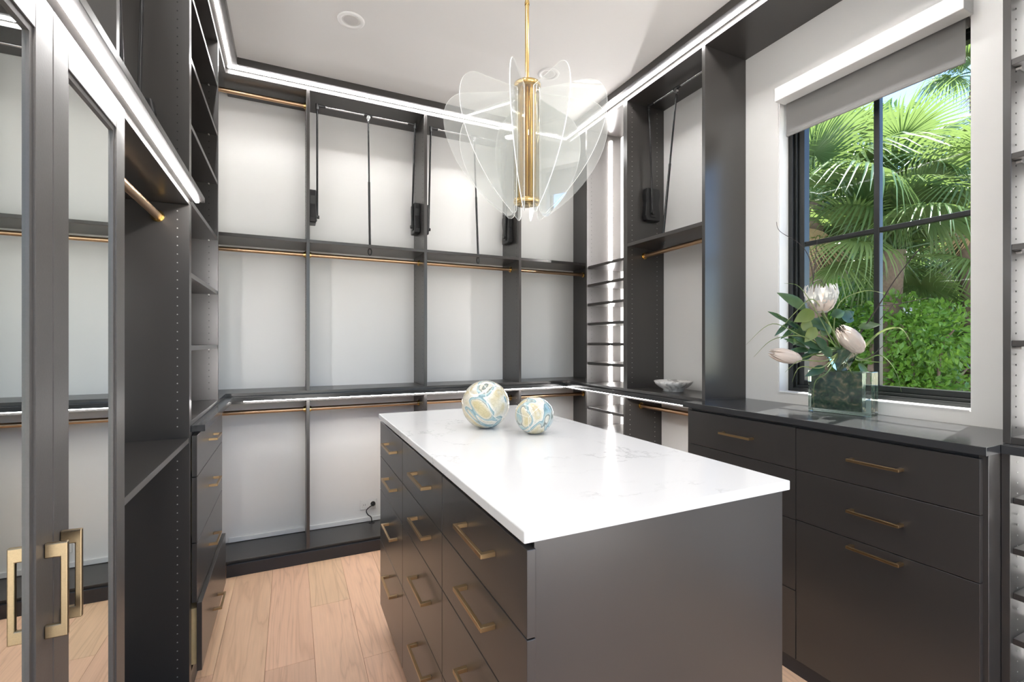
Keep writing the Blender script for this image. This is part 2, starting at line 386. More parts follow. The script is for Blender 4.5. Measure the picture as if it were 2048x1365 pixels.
# ================================================================== SETTING
# floor with planks
fl = struct(B(WLX-0.1, WRX+0.2, WFY-0.1, WBY+0.1, -0.06, -0.012).build('floor', 'oak'))
PW = 0.19
x = 0.092 - PW*5; ci = 0
starts = {2: 2.26, 3: 1.86, 4: 2.19, 5: 2.62, 6: 2.1}
while x < WRX:
    L = 1.5; y0 = WFY - R0.random()*1.2
    cuts = [y0]
    while cuts[-1] < WBY: cuts.append(cuts[-1] + R0.uniform(0.95, 1.75))
    if ci in starts: cuts = [WFY-0.3, 0.55+0.2*(ci % 2), starts[ci], WBY+0.4]
    for a, bq in zip(cuts, cuts[1:]):
        a = max(a, WFY); bq = min(bq, WBY)
        if bq - a < 0.02 or x + PW < WLX: continue
        g = 0.0005
        B(x+g, x+PW-g, a+g, bq-g, -0.0115, 0.0).build('plank', 'oak', fl, bevel=0.0006, seg=1, origin=((x+PW/2), (a+bq)/2, 0))
    x += PW; ci += 1
struct(B(WLX-0.1, WRX+0.17, WFY-0.1, WBY+0.1, ZC, ZC+0.08).build('ceiling', 'ceil'))
struct(B(WLX-0.1, WRX+0.17, WBY, WBY+0.1, 0, ZC).build('wall_back', 'wall'))
struct(B(WLX-0.1, WLX, WFY, WBY, 0, ZC).build('wall_left', 'wall'))
# right wall with the window opening
OY0, OY1, OZ0, OZ1 = 0.848, 1.612, 1.103, 2.60
OYN = 0.775                             # the frame runs on behind the near wall edge
mb = MB()
X0, X1 = WRX, WRX+0.17
mb.box(X0, X1, WFY, OYN, 0, ZC); mb.box(X0, X0+0.07, OYN, OY0, 0, ZC); mb.box(X0+0.07, X1, OYN, OY0, 0, OZ0); mb.box(X0+0.07, X1, OYN, OY0, OZ1, ZC); mb.box(X0, X1, OY1, WBY, 0, ZC); mb.box(X0, X1, OY0, OY1, 0, OZ0); mb.box(X0, X1, OY0, OY1, OZ1, ZC)
struct(mb.build('wall_right', 'wall'))
# rear wall; unseen wide doorway and sunlit terrace added as fill light
DX_A, DX_B, DZ = -0.2, 2.1, 2.6
mb = MB(); mb.box(WLX, DX_A, WFY-0.1, WFY, 0, ZC); mb.box(DX_B, WRX, WFY-0.1, WFY, 0, ZC); mb.box(DX_A, DX_B, WFY-0.1, WFY, DZ, ZC)
struct(mb.build('wall_rear', 'wall'))
mb = MB(); mb.box(DX_A-0.07, DX_A, WFY, WFY+0.02, 0, DZ+0.07); mb.box(DX_B, DX_B+0.07, WFY, WFY+0.02, 0, DZ+0.07); mb.box(DX_A, DX_B, WFY, WFY+0.02, DZ, DZ+0.07)
struct(mb.build('trim_5', 'white', bevel=0.002))
struct(B(-6, 9, -10, WFY-0.1, -0.1, -0.02).build('fill_terrace', 'fill_paving'))  # unseen sunlit ground added to bounce light in through the doorway
struct(B(WLX+0.3, 2.25, WBY-0.014, WBY, 0.087, 0.118).build('baseboard_back', 'white', bevel=0.003))

# crown boards with light tape: three runs under the ceiling
CZ0 = 2.953
def led_box(parent, b, name='light_tape', mat='led'): return B(*b).build(name, mat, parent)
c = struct(B(-0.279, 1.897, YB-0.07, WBY, CZ0, ZC).build('trim_1', 'cab', bevel=0.0015))
c['label'] = 'dark crown board with glowing light tape along the back wall'
led_box(c, (-0.33, 1.945, YB-0.033, YB-0.021, CZ0-0.006, CZ0-0.0005))
c = struct(B(WLX, -0.279, 0.2, WBY, CZ0, ZC-0.0002).build('trim_2', 'cab', bevel=0.0015))
led_box(c, (XL+0.021, XL+0.033, 0.22, YB-0.018, CZ0-0.006, CZ0-0.0005))
c = struct(B(1.897, WRX, 0.2, WBY, CZ0, ZC-0.0002).build('trim_3', 'cab', bevel=0.0015))
led_box(c, (XR-0.033, XR-0.021, 0.22, YB-0.018, CZ0-0.006, CZ0-0.0005))
TZ0, TZ1 = 2.925, 2.9525
c = struct(B(XR, WRX, 0.2, WBY, TZ0, TZ1).build('trim_4', 'cab', bevel=0.001))

# ------------------------------------------------------------------ window
FX0, FX1 = 2.36, 2.43
wn = bpy.data.objects.new('window_1', None); COL.objects.link(wn); wn.location = (2.4, 1.23, OZ0); WL['window_1'] = Vector((2.4, 1.23, OZ0)); struct(wn)
def ring(y0, y1, z0, z1, wy, wz, x0, x1):
    mb = MB(); mb.box(x0, x1, y0, y0+wy, z0, z1); mb.box(x0, x1, y1-wy, y1, z0, z1); mb.box(x0, x1, y0+wy, y1-wy, z0, z0+wz); mb.box(x0, x1, y0+wy, y1-wy, z1-wz, z1); return mb
a = ring(OYN, OY1, OZ0, OZ1, 0.03, 0.024, 2.352, 2.43).build('window_frame', 'frame', wn, bevel=0.0015)
ring(OYN+0.03, OY1-0.03, OZ0+0.024, OZ1-0.024, 0.014, 0.014, 2.366, 2.43).build('window_stop', 'frame', wn, bevel=0.0015)
ring(OYN+0.044, OY1-0.044, OZ0+0.038, OZ1-0.038, 0.03, 0.026, 2.378, 2.42).build('window_sash', 'frame', wn, bevel=0.002)
B(2.384, 2.414, 1.214-0.012, 1.214+0.012, OZ0+0.062, OZ1-0.062).build('vertical_muntin', 'frame', wn, bevel=0.003)
B(2.386, 2.412, OYN+0.07, OY1-0.07, 1.866-0.011, 1.866+0.011).build('cross_muntin', 'frame', wn, bevel=0.003)
for y0, y1 in ((OYN+0.07, 1.203), (1.225, OY1-0.07)):
    for z0, z1 in ((OZ0+0.062, 1.856), (1.877, OZ1-0.062)):
        B(2.396, 2.400, y0, y1, z0, z1).build('window_pane', 'pane', wn)
mb = MB(); mb.box(WRX+0.003, 2.352, OY1-0.006, OY1-0.0005, OZ0+0.0005, OZ1-0.001); mb.box(WRX+0.003, WRX+0.07, OY0+0.0005, OY0+0.004, OZ0+0.0005, OZ1-0.001)
mb.box(WRX-0.004, 2.352, OY0+0.006, OY1-0.006, OZ0+0.0003, OZ0+0.006)
mb.build('window_reveal', 'white', wn)

# roller shade
t = thing('roller_shade', 'grey fabric roller shade with white cassette pulled down at the top of the window', 'shade', (2.25, 1.21, 2.42))
B(2.205, 2.2798, 0.842, 1.578, 2.572, 2.640).build('cassette', 'white', t, bevel=0.003)
mb = MB(); mb.tube([(2.318, 0.872, 2.575), (2.318, 1.578, 2.575)], 0.022, 16); mb.build('roller', 'shade', t)
B(2.2965, 2.2985, 0.872, 1.578, 2.425, 2.578).build('fabric', 'shade', t)
B(2.293, 2.302, 0.872, 1.578, 2.413, 2.429).build('hem_bar', 'shade', t, bevel=0.003)

# ================================================================== BACK WALL UNITS
PX = [(0.086, 0.105), (0.826, 0.847), (1.549, 1.569), (2.222, 2.241)]
BL = WLX + 0.02
ZCT0, ZCT1 = 1.018, 1.043               # worktop
BZ = 1.062                              # top of the base board of the upper units
u = thing('hanging_unit', 'tall charcoal open hanging unit of four bays covering the back wall above the worktop', 'cabinet', (0.8, YB, BZ))
for a, b_ in PX:
    B(a, b_, YB, WBY, BZ, TZ0).build('partition', 'cab', u, bevel=0.0008, seg=1)
B(XL-0.02, XR-0.001, YB, WBY, TZ0, TZ1).build('top_board', 'cab', u, bevel=0.0008, seg=1)
B(BL, WRX-0.001, YB, WBY, ZCT1+0.0002, BZ).build('base_board', 'cab', u, bevel=0.0008, seg=1)
bays = [(BL, PX[0][0]), (PX[0][1], PX[1][0]), (PX[1][1], PX[2][0]), (PX[2][1], PX[3][0])]
for a, b_ in bays:
    B(a, b_, YB+0.002, WBY, 1.980, 2.0).build('shelf', 'cab', u, bevel=0.0008, seg=1)
for a, b_ in PX[:3]:
    pts = [(a, y, z) for y in (YB+0.04, WBY-0.05) for z in zrow(1.15, 2.85)]
    holes(u, pts, (-1, 0, 0))

lo = thing('base_unit', 'low charcoal open hanging unit under the worktop along the back wall', 'cabinet', (0.8, YB, 0))
for a, b_ in PX[:3]:
    B(a, b_, YB, WBY-0.001, 0.085, 0.999).build('partition', 'cab', lo, bevel=0.0008, seg=1)
B(PX[3][0], PX[3][1], YB, WBY-0.001, 0.085, 0.999).build('partition', 'cab', lo)
B(BL, WRX-0.001, YB, WBY-0.001, 0.999, ZCT0).build('top_board', 'cab', lo, bevel=0.0008, seg=1)
B(-0.40, 2.2, YB, WBY-0.001, 0.066, 0.085).build('platform', 'cab', lo, bevel=0.0008, seg=1)
B(-0.338, 2.0, 3.148, 3.162, 0.0, 0.071).build('toe_board', 'toe', lo, bevel=0.0015)
holes(lo, [(a, y, z) for a, _ in PX[1:3] for y in (YB+0.04,) for z in zrow(0.2, 0.95)], (-1, 0, 0), 'pin')

# U shaped worktop
wt = thing('worktop', 'continuous dark charcoal worktop running round the left, back and right units', 'worktop', (0.8, 3.2, ZCT0))
B(WLX, XR-0.035, 3.128, WBY, ZCT0, ZCT1).build('worktop_section', 'top', wt, bevel=0.001, seg=1)
B(WLX, -0.300, 2.142, 3.1275, ZCT0, ZCT1).build('worktop_section', 'top', wt, bevel=0.001, seg=1)
B(XR-0.045, WRX, 1.832, 3.1275, ZCT0, ZCT1).build('worktop_section', 'top', wt, bevel=0.001, seg=1)
B(-0.25, XR-0.018, 3.142, 3.154, ZCT0-0.005, ZCT0-0.0005).build('light_tape', 'led_u', wt)
B(XR-0.030, XR-0.018, 1.86, 3.1415, ZCT0-0.005, ZCT0-0.0005).build('light_tape', 'led_u', wt)

# rods
def rod(p0, p1, label, group):
    p0, p1 = Vector(p0), Vector(p1); d = (p1-p0).normalized()
    t = thing('closet_rod', label, 'closet rod', (p0+p1)/2, group)
    MB().tube([p0+d*0.002, p1-d*0.002], 0.0135, 16).build('rod', 'rod', t)
    for p, s in ((p0, 1), (p1, -1)):
        MB().tube([p, p+d*s*0.006], 0.0215, 16).tube([p+d*s*0.006, p+d*s*0.013], 0.0175, 16).build('end_socket', 'gold', t)
bn = ['far left bay', 'second bay from the left', 'third bay from the left', 'right corner bay']
for k, (a, b_) in enumerate(bays):
    rod((a, 3.315, 1.928), (b_, 3.315, 1.928), 'bronze hanging rod below the middle shelf of the back wall, '+bn[k], 'middle rods of the back wall')
    rod((a, 3.315, 0.930), (b_, 3.315, 0.930), 'bronze hanging rod just under the worktop on the back wall, '+bn[k], 'under-worktop rods of the back wall')
rod((BL, 3.315, 2.890), (PX[0][0], 3.315, 2.890), 'bronze hanging rod close to the ceiling in the far left back bay', 'closet rods')

# wardrobe lifts -----------------------------------------------------
def liftbox(mb, P, ax, u_, s):
    """contoured mechanism housing. P lower centre on the panel, ax outward normal, u_ direction of depth"""
    prof = [(-0.060, 0.0), (0.050, 0.0), (0.062, 0.03), (0.055, 0.09), (0.050, 0.12), (0.058, 0.17), (0.050, 0.212), (-0.058, 0.212), (-0.062, 0.17), (-0.052, 0.11), (-0.063, 0.04)]
    P = Vector(P); ax = Vector(ax); u_ = Vector(u_)
    mb.prism([P + u_*s*a + Vector((0, 0, z)) for a, z in prof], ax*0.042)
    return mb
def lift(label, A, Bp, u_, zb, zbar, pole, polebot, reach):
    """A, Bp: points on the two facing panels at housing height; u_: towards the room"""
    A, Bp, u_ = Vector(A), Vector(Bp), Vector(u_); ax = (Bp-A).normalized()
    t = thing('wardrobe_lift', label, 'wardrobe lift', (A+Bp)/2, 'pull-down wardrobe lifts')
    tops = []
    for P, s in ((A, 1), (Bp, -1)):
        base = Vector((P.x, P.y, zb))
        h = liftbox(MB(), base, ax*s, u_, 1).build('lift_housing', 'black', t, bevel=0.006, seg=2)
        MB().prism([base + ax*s*0.042 + u_*q + Vector((0, 0, z)) for q, z in ((-0.018, 0.02), (0.022, 0.02), (0.022, 0.19), (-0.018, 0.19))], ax*s*0.006).build('housing_cover', 'black', h, bevel=0.002)
        piv = base + ax*s*0.050 + u_*0.012 + Vector((0, 0, 0.045))
        top = Vector((P.x, P.y, zbar)) + ax*s*0.046 + u_*reach
        MB().tube([piv, top], 0.0065, 10).build('lift_arm', 'blackmetal', t)
        MB().tube([piv-ax*s*0.006, piv+ax*s*0.012], 0.011, 12).build('pivot', 'blackmetal', t)
        mb = MB(); mb.tube([top-Vector((0, 0, 0.026)), top+Vector((0, 0, 0.010))], 0.0105, 12); mb.tube([top, top+ax*s*0.05], 0.0095, 12)
        mb.build('elbow_joint', 'black', t); tops.append(top)
    MB().tube(tops, 0.0065, 12).build('hanging_bar', 'steel', t)
    mid = tops[0].lerp(tops[1], pole); pm = mid + u_*0.006
    mb = MB(); mb.tube([mid-ax*0.026, mid+ax*0.026], 0.010, 12)
    mb.build('clamp', 'black', t)
    mb = MB(); k = pm - Vector((0, 0, 0.018))
    mb.tube([k-u_*0.004, k+u_*0.012], 0.013, 7); mb.tube([k+Vector((0,0,0.012)), k-Vector((0,0,0.022))], 0.007, 10); mb.build('knob', 'steel', t)
    bot = Vector((pm.x+polebot[0], pm.y+polebot[1], polebot[2]))
    mb = MB(); q = pm - Vector((0, 0, 0.03)); h = q.lerp(bot, 0.5)
    mb.tube([q, h], 0.0055, 10); mb.tube([h, bot], 0.0075, 10); mb.build('pull_rod', 'blackmetal', t)
    mb = MB(); mb.tube([bot, bot-Vector((0, 0, 0.03))], 0.010, 12, r2=0.011)
    ang = [2*math.pi*i/16 for i in range(17)]
    mb.tube([bot + ax*0.011*math.sin(a) + Vector((0, 0, -0.045-0.022*math.cos(a)*-1)) for a in ang], 0.0035, 8, cap=False)
    mb.build('pull_handle', 'black', t)
lift('black pull-down wardrobe lift in the second bay of the back wall', (PX[0][1], 3.33, 2.2), (PX[1][0], 3.33, 2.2), (0, -1, 0), 2.135, 2.875, 0.50, (0.006, -0.03, 2.005), 0.085)
lift('black pull-down wardrobe lift in the third bay, partly behind the chandelier', (PX[1][1], 3.33, 2.2), (PX[2][0], 3.33, 2.2), (0, -1, 0), 2.130, 2.875, 0.53, (0.02, -0.03, 2.005), 0.085)

# ================================================================== LEFT SIDE
# shelf tower
Y1, Y2 = 2.122, 2.862
tw = thing('shelf_tower', 'tall narrow charcoal shelf tower above the left drawers', 'shelf unit', (XL, 2.5, BZ))
B(WLX, XL, Y1, Y1+TH, ZCT1+0.0002, TZ0).build('side_panel', 'cab', tw, bevel=0.0008, seg=1)
B(WLX, XL, Y2, Y2+TH, BZ, TZ0).build('side_panel', 'cab', tw, bevel=0.0008, seg=1)
B(WLX, XL, Y1+TH, YB-0.001, ZCT1, BZ).build('base_board', 'cab', tw, bevel=0.0008, seg=1)
for z in (1.348, 1.629, 1.910, 2.202, 2.456, 2.712):
    B(WLX+0.005, XL-0.003, Y1+TH+0.0065, Y2, z-TH, z).build('shelf', 'cab', tw, bevel=0.0008, seg=1)
    MB().tube([(XL-0.04, Y2-0.010, z-TH-0.003), (XL-0.04, Y2, z-TH-0.003)], 0.0035, 8).build('shelf_pin', 'pin', tw)
B(XL-0.075, XL-0.063, Y1+TH+0.001, Y1+TH+0.006, BZ+0.004, 1.95).build('light_tape', 'led_fill', tw)  # hidden tape added to brighten the tower's far panel
holes(tw, [(xx, Y2, z) for xx in (XL-0.04, WLX+0.06) for z in zrow(1.12, 2.88)], (0, -1, 0))
holes(tw, [(xx, Y1, z) for xx in (XL-0.04,) for z in zrow(1.97, 2.88)], (0, -1, 0))
B(WLX, XL, 0.2, YB-0.0005, TZ0, TZ1).build('top_board', 'cab', tw, bevel=0.0008, seg=1)

# drawer chest under the tower
def pull(parent, c, along, out, L, mat='brass'):
    """square bar pull: c centre on the face, along = bar direction, out = outwards"""
    c, along, out = Vector(c), Vector(along), Vector(out); up = Vector((0, 0, 1))
    def bar(mb, p, q, hw, hz, hd):
        vs = []
        for pt in (p, q):
            pass
        d = (q-p); a = along if abs(d.normalized().dot(along)) < 0.5 else out
        mb.prism([p + a*hw + up*hz, p - a*hw + up*hz, p - a*hw - up*hz, p + a*hw - up*hz], d)
    mb = MB()
    mb.prism([c - along*L/2 + out*0.026 + up*0.005, c - along*L/2 + out*0.034 + up*0.005, c - along*L/2 + out*0.034 - up*0.005, c - along*L/2 + out*0.026 - up*0.005], along*L)
    o = mb.build('handle', mat, parent, bevel=0.001)
    for s in (-1, 1):
        p = c + along*s*(L/2-0.006)
        mb = MB(); mb.prism([p + along*0.006 + up*0.005, p - along*0.006 + up*0.005, p - along*0.006 - up*0.005, p + along*0.006 - up*0.005], out*0.0275)
        mb.build('handle_post', mat, parent, bevel=0.0008)
    return o
lc = thing('drawer_chest', 'charcoal chest of four drawers under the left worktop, lowest drawer ajar', 'chest of drawers', (XL, 2.5, 0))
B(WLX, XL, Y1, Y1+TH, 0.0, ZCT0).build('side_panel', 'cab', lc, bevel=0.0008, seg=1)
B(WLX, XL, Y2, Y2+TH, 0.0, ZCT0).build('side_panel', 'cab', lc, bevel=0.0008, seg=1)
B(WLX, XL-0.002, Y1+TH, Y2, 0.999, ZCT0).build('top_rail', 'toe', lc)
B(WLX, XL-0.005, Y1+TH, Y2, 0.07, 0.088).build('bottom_board', 'cab', lc)
B(XL-0.02, XL-0.006, Y1+TH, Y2, 0.0, 0.07).build('toe_board', 'toe', lc)
zs = [1.006, 0.846, 0.594, 0.366, 0.102]
for i in range(4):
    ox = 0.016 if i == 3 else 0.0
    e = B(XL+0.002+ox, XL+0.019+ox, Y1+0.012, Y2-0.004, zs[i+1]+0.0015, zs[i]-0.0015).build('drawer', 'cab', lc, bevel=0.0012)
    zh = {0: 0.937, 1: 0.735, 2: 0.478, 3: 0.191}[i]
    pull(e, (XL+0.019+ox, 2.485, zh), (0, 1, 0), (1, 0, 0), 0.145)
    B(XL-0.28, XL+0.002+ox, Y1+TH+0.012, Y2-0.012, zs[i+1]+0.02, zs[i]-0.03).build('drawer_box', 'drawerbox', e)

# open hanging bay beside the tower and the mirrored cabinet
hb = thing('open_hanging_bay', 'open charcoal hanging bay between mirrored doors and left shelf tower', 'cabinet', (XL, 1.7, 0))
B(WLX, XL, 1.292, 1.312, 0.07, 1.874).build('side_panel', 'cab', hb, bevel=0.0008, seg=1)
B(WLX, XL, 1.292, 1.312, 1.912, TZ0).build('side_panel', 'cab', hb, bevel=0.0008, seg=1)
B(WLX, XL, 2.1015, Y1-0.0005, 0.0, 1.874).build('side_panel', 'cab', hb, bevel=0.0008, seg=1)
B(WLX, XL, 2.1015, Y1-0.0005, 1.912, TZ0).build('side_panel', 'cab', hb, bevel=0.0008, seg=1)
B(WLX, XL, 0.56, Y1-0.0005, 1.8745, 1.892).build('fixed_shelf', 'cab', hb, bevel=0.0008, seg=1)
va = B(WLX, XL+0.046, 0.56, 2.14-0.0185, 1.8925, 1.9115).build('valance_board', 'cab', hb, bevel=0.0008, seg=1)
B(XL+0.019, XL+0.029, 0.6, 2.105, 1.8865, 1.8922).build('light_tape', 'led', va)
B(WLX, XL-0.002, 1.312, 2.1015, 0.984, 1.003).build('shelf', 'cab', hb, bevel=0.0008, seg=1)
B(WLX, XL-0.002, 1.312, 2.1015, 0.07, 0.088).build('bottom_board', 'cab', hb)
B(XL-0.02, XL-0.006, 1.312, 2.1015, 0.0, 0.07).build('toe_board', 'toe', hb)
holes(hb, [(XL-0.037, 2.1015, z) for z in zrow(0.12, 1.86) if abs(z-0.99) > 0.03], (0, -1, 0), 'pin', 0.0022)
holes(hb, [(XL-0.037, 2.1015, z) for z in zrow(1.95, 2.9)], (0, -1, 0))
holes(hb, [(XL-0.05, 1.292, z) for z in zrow(1.95, 2.9)], (0, -1, 0))
rod((-0.440, 1.312, 1.822), (-0.440, 2.1015, 1.822), 'bronze hanging rod inside the open left bay beside the mirrored doors', 'closet rods')
lift('black pull-down wardrobe lift high in the open left bay above the light valance', (-0.50, 2.1015, 2.2), (-0.50, 1.312, 2.2), (1, 0, 0), 2.02, 2.80, 0.5, (0.02, 0.0, 2.16), 0.03)

mc = thing('mirror_cabinet', 'dark framed cabinet with a pair of tall mirrored doors at the left edge', 'cabinet', (XL, 0.95, 0))
B(WLX, XL-0.012, 1.272, 1.2915, 0.0, 1.874).build('side_panel', 'cab', mc)
B(WLX, XL-0.012, 0.58, 0.60, 0.0, 1.874).build('side_panel', 'cab', mc)
B(WLX, XL-0.012, 0.60, 1.272, 0.07, 0.09).build('bottom_board', 'cab', mc)
B(XL-0.03, XL-0.014, 0.60, 1.272, 0.0, 0.07).build('toe_board', 'toe', mc)
DX0, DX1 = -0.354, -0.332
for (y0, y1, hy) in ((0.602, 0.9555, 0.930), (0.9575, 1.301, 0.983)):
    D = thing_ = bpy.data.objects.new('mirror_door', None); COL.objects.link(D); D.parent = mc
    WL[D.name] = Vector((DX0, (y0+y1)/2, 0.08)); D.location = WL[D.name]-WL[mc.name]
    z0, z1 = 0.085, 1.8735; s = 0.054; rl = 0.062
    for a, b_ in ((y0, y0+s), (y1-s, y1)): B(DX0, DX1, a, b_, z0, z1).build('stile', 'doorframe', D, bevel=0.001, seg=1)
    for a, b_ in ((z0, z0+rl), (z1-rl, z1)): B(DX0, DX1, y0+s, y1-s, a, b_).build('rail', 'doorframe', D, bevel=0.001, seg=1)
    mb = MB(); q = 0.010
    for bx in ((y0+s, y0+s+q, z0+rl, z1-rl), (y1-s-q, y1-s, z0+rl, z1-rl), (y0+s+q, y1-s-q, z0+rl, z0+rl+q), (y0+s+q, y1-s-q, z1-rl-q, z1-rl)):
        mb.box(DX1-0.010, DX1-0.003, *bx)
    mb.build('glazing_bead', 'doorframe', D)
    B(DX0, DX1-0.007, y0+s, y1-s, z0+rl, z1-rl).build('mirror', 'mirror', D)
    # flat D shaped pull
    zt, zb, ox = 1.060, 0.918, 0.027
    mb = MB(); th = 0.0075; x0 = DX1
    outer = [(x0, zt), (x0+ox, zt), (x0+ox, zb), (x0, zb), (x0, zb+0.020), (x0+ox-0.009, zb+0.020), (x0+ox-0.009, zt-0.022), (x0, zt-0.022)]
    vs = [Vector((a, hy-th/2, z)) for a, z in outer]
    n = len(vs); d = Vector((0, th, 0))
    quads = [(0, 1, 6, 7), (1, 2, 5, 6), (2, 3, 4, 5)]
    mb.add(vs+[v+d for v in vs], [tuple(reversed(q_)) for q_ in quads] + [tuple(i+n for i in q_) for q_ in quads] + [(i, (i+1) % n, n+(i+1) % n, n+i) for i in range(n)])
    mb.build('pull_handle', 'bronze', D, bevel=0.0016)

# ================================================================== RIGHT SIDE
# shelf tower with upright light tape
RY0, RY1 = 2.455, 2.892
rt = thing('shelf_tower', 'narrow charcoal shelf tower with glowing upright light tape in the right back corner', 'shelf unit', (XR, 2.67, BZ))
B(XR, WRX, RY1, RY1+TH, BZ, TZ0).build('side_panel', 'cab', rt, bevel=0.0008, seg=1)
B(XR, WRX, RY0, RY0+TH, BZ, TZ0).build('side_panel', 'cab', rt, bevel=0.0008, seg=1)
B(XR, WRX, RY0, YB-0.0005, ZCT1+0.0002, BZ).build('base_board', 'cab', rt, bevel=0.0008, seg=1)
for z in (1.217, 1.358, 1.504, 1.646, 1.786, 1.919):
    B(XR+0.003, WRX-0.001, RY0+TH+0.0065, RY1-0.0105, z-TH, z).build('shelf', 'cab', rt, bevel=0.0008, seg=1)
B(2.178, 2.192, RY1-0.010, RY1-0.001, BZ+0.004, 2.88).build('light_tape', 'led_v', rt)
B(2.178, 2.192, RY0+TH+0.001, RY0+TH+0.006, BZ+0.004, 2.88).build('light_tape', 'led_fill', rt)  # second, hidden tape added to light the panel opposite
holes(rt, [(xx, RY1, z) for xx in (XR+0.04,) for z in zrow(1.1, 2.88)], (0, -1, 0))
rb = thing('base_unit', 'low charcoal shelf and hanging unit under the right worktop behind the island', 'cabinet', (XR, 2.4, 0))
B(XR, WRX, RY1, RY1+TH, 0.085, 0.999).build('side_panel', 'cab', rb, bevel=0.0008, seg=1)
B(XR, WRX, RY0, RY0+TH, 0.085, 0.999).build('side_panel', 'cab', rb, bevel=0.0008, seg=1)
B(XR, WRX, 1.83, YB-0.001, 0.999, ZCT0).build('top_board', 'cab', rb, bevel=0.0008, seg=1)
B(XR, WRX, 1.83, RY1+TH, 0.066, 0.085).build('platform', 'cab', rb, bevel=0.0008, seg=1)
B(XR+0.008, XR+0.022, 1.83, RY1+TH, 0.0, 0.066).build('toe_board', 'toe', rb)
for z in (0.889, 0.74, 0.58, 0.42, 0.26):
    B(XR+0.003, WRX-0.001, RY0+TH+0.0065, RY1-0.0105, z-TH, z).build('shelf', 'cab', rb, bevel=0.0008, seg=1)
B(2.178, 2.192, RY1-0.010, RY1-0.001, 0.09, 0.995).build('light_tape', 'led_v', rb)
B(2.178, 2.192, RY0+TH+0.001, RY0+TH+0.006, 0.09, 0.995).build('light_tape', 'led_fill', rb)  # hidden tape added here too, facing the lower far panel
holes(rb, [(xx, RY0, z) for xx in (XR+0.04, WRX-0.06) for z in zrow(0.15, 0.97)] , (0, -1, 0), 'pin')
holes(rb, [(XR+0.04, RY1, z) for z in zrow(0.15, 0.97)], (0, -1, 0))

rh = thing('hanging_unit', 'tall charcoal hanging bay on the right wall between shelf tower and window', 'cabinet', (XR, 2.1, BZ))
B(XR, WRX, 1.802, 1.823, BZ, TZ0).build('side_panel', 'cab', rh, bevel=0.0008, seg=1)
B(XR, WRX, RY0-0.0205, RY0-0.0005, BZ, TZ0).build('side_panel', 'cab', rh, bevel=0.0008, seg=1)
B(XR, WRX, 1.802, RY0-0.0005, ZCT1+0.0002, BZ).build('base_board', 'cab', rh, bevel=0.0008, seg=1)
B(XR+0.001, WRX-0.001, 1.823, RY0-0.0205, 1.981, 2.002).build('shelf', 'cab', rh, bevel=0.0008, seg=1)
holes(rh, [(xx, RY0-0.0205, z) for xx in (XR+0.04, WRX-0.06) for z in zrow(1.1, 2.9)], (0, -1, 0), 'pin', 0.0022)
rod((2.11, 1.823, 1.942), (2.11, RY0-0.0205, 1.930), 'bronze hanging rod under the shelf of the right wall bay beside the window', 'closet rods')
rod((2.10, 1.86, 0.942), (2.10, RY0, 0.942), 'bronze hanging rod just under the right worktop beside the window chest', 'closet rods')
lift('black pull-down wardrobe lift in the right wall bay next to the window', (2.15, RY0-0.0205, 2.2), (2.15, 1.823, 2.2), (-1, 0, 0), 2.16, 2.90, 0.48, (-0.03, 0.08, 2.03), 0.04)

# chest under the window
CX = 1.86
ch = thing('drawer_chest', 'wide charcoal chest of drawers with dark top below the window', 'chest of drawers', (CX, 1.24, 0))
B(1.842, WRX, 0.652, 1.8315, 1.026, 1.052).build('chest_top', 'top', ch, bevel=0.001, seg=1)
B(CX+0.018, WRX, 1.802, 1.8295, 0.0, 1.026).build('side_panel', 'cab', ch, bevel=0.0008, seg=1)
B(CX+0.018, WRX, 0.660, 0.682, 0.0, 1.026).build('side_panel', 'cab', ch, bevel=0.0008, seg=1)
B(CX+0.022, WRX, 0.682, 1.802, 1.0, 1.026).build('top_rail', 'toe', ch)
B(CX+0.022, CX+0.04, 0.682, 1.802, 0.066, 1.0).build('carcass', 'toe', ch)
B(CX+0.012, CX+0.026, 0.682, 1.802, 0.0, 0.062).build('toe_board', 'toe', ch)
YM = 1.238
cz = [1.013, 0.842, 0.636, 0.347, 0.066]
for i in range(4):
    e = B(CX, CX+0.018, YM+0.0015, 1.803, cz[i+1]+0.0015, cz[i]-0.0015).build('drawer', 'cab', ch, bevel=0.0012)
    pull(e, (CX, 1.512, [0.932, 0.747, 0.575, 0.22][i]), (0, 1, 0), (-1, 0, 0), 0.165)
for i, (a, b_) in enumerate(((1.013, 0.842), (0.842, 0.639), (0.639, 0.066))):
    e = B(CX, CX+0.018, 0.673, YM-0.0015, b_+0.0015, a-0.0015).build('drawer', 'cab', ch, bevel=0.0012)
    pull(e, (CX, 0.9475, [0.932, 0.746, 0.615][i]), (0, 1, 0), (-1, 0, 0), 0.165)

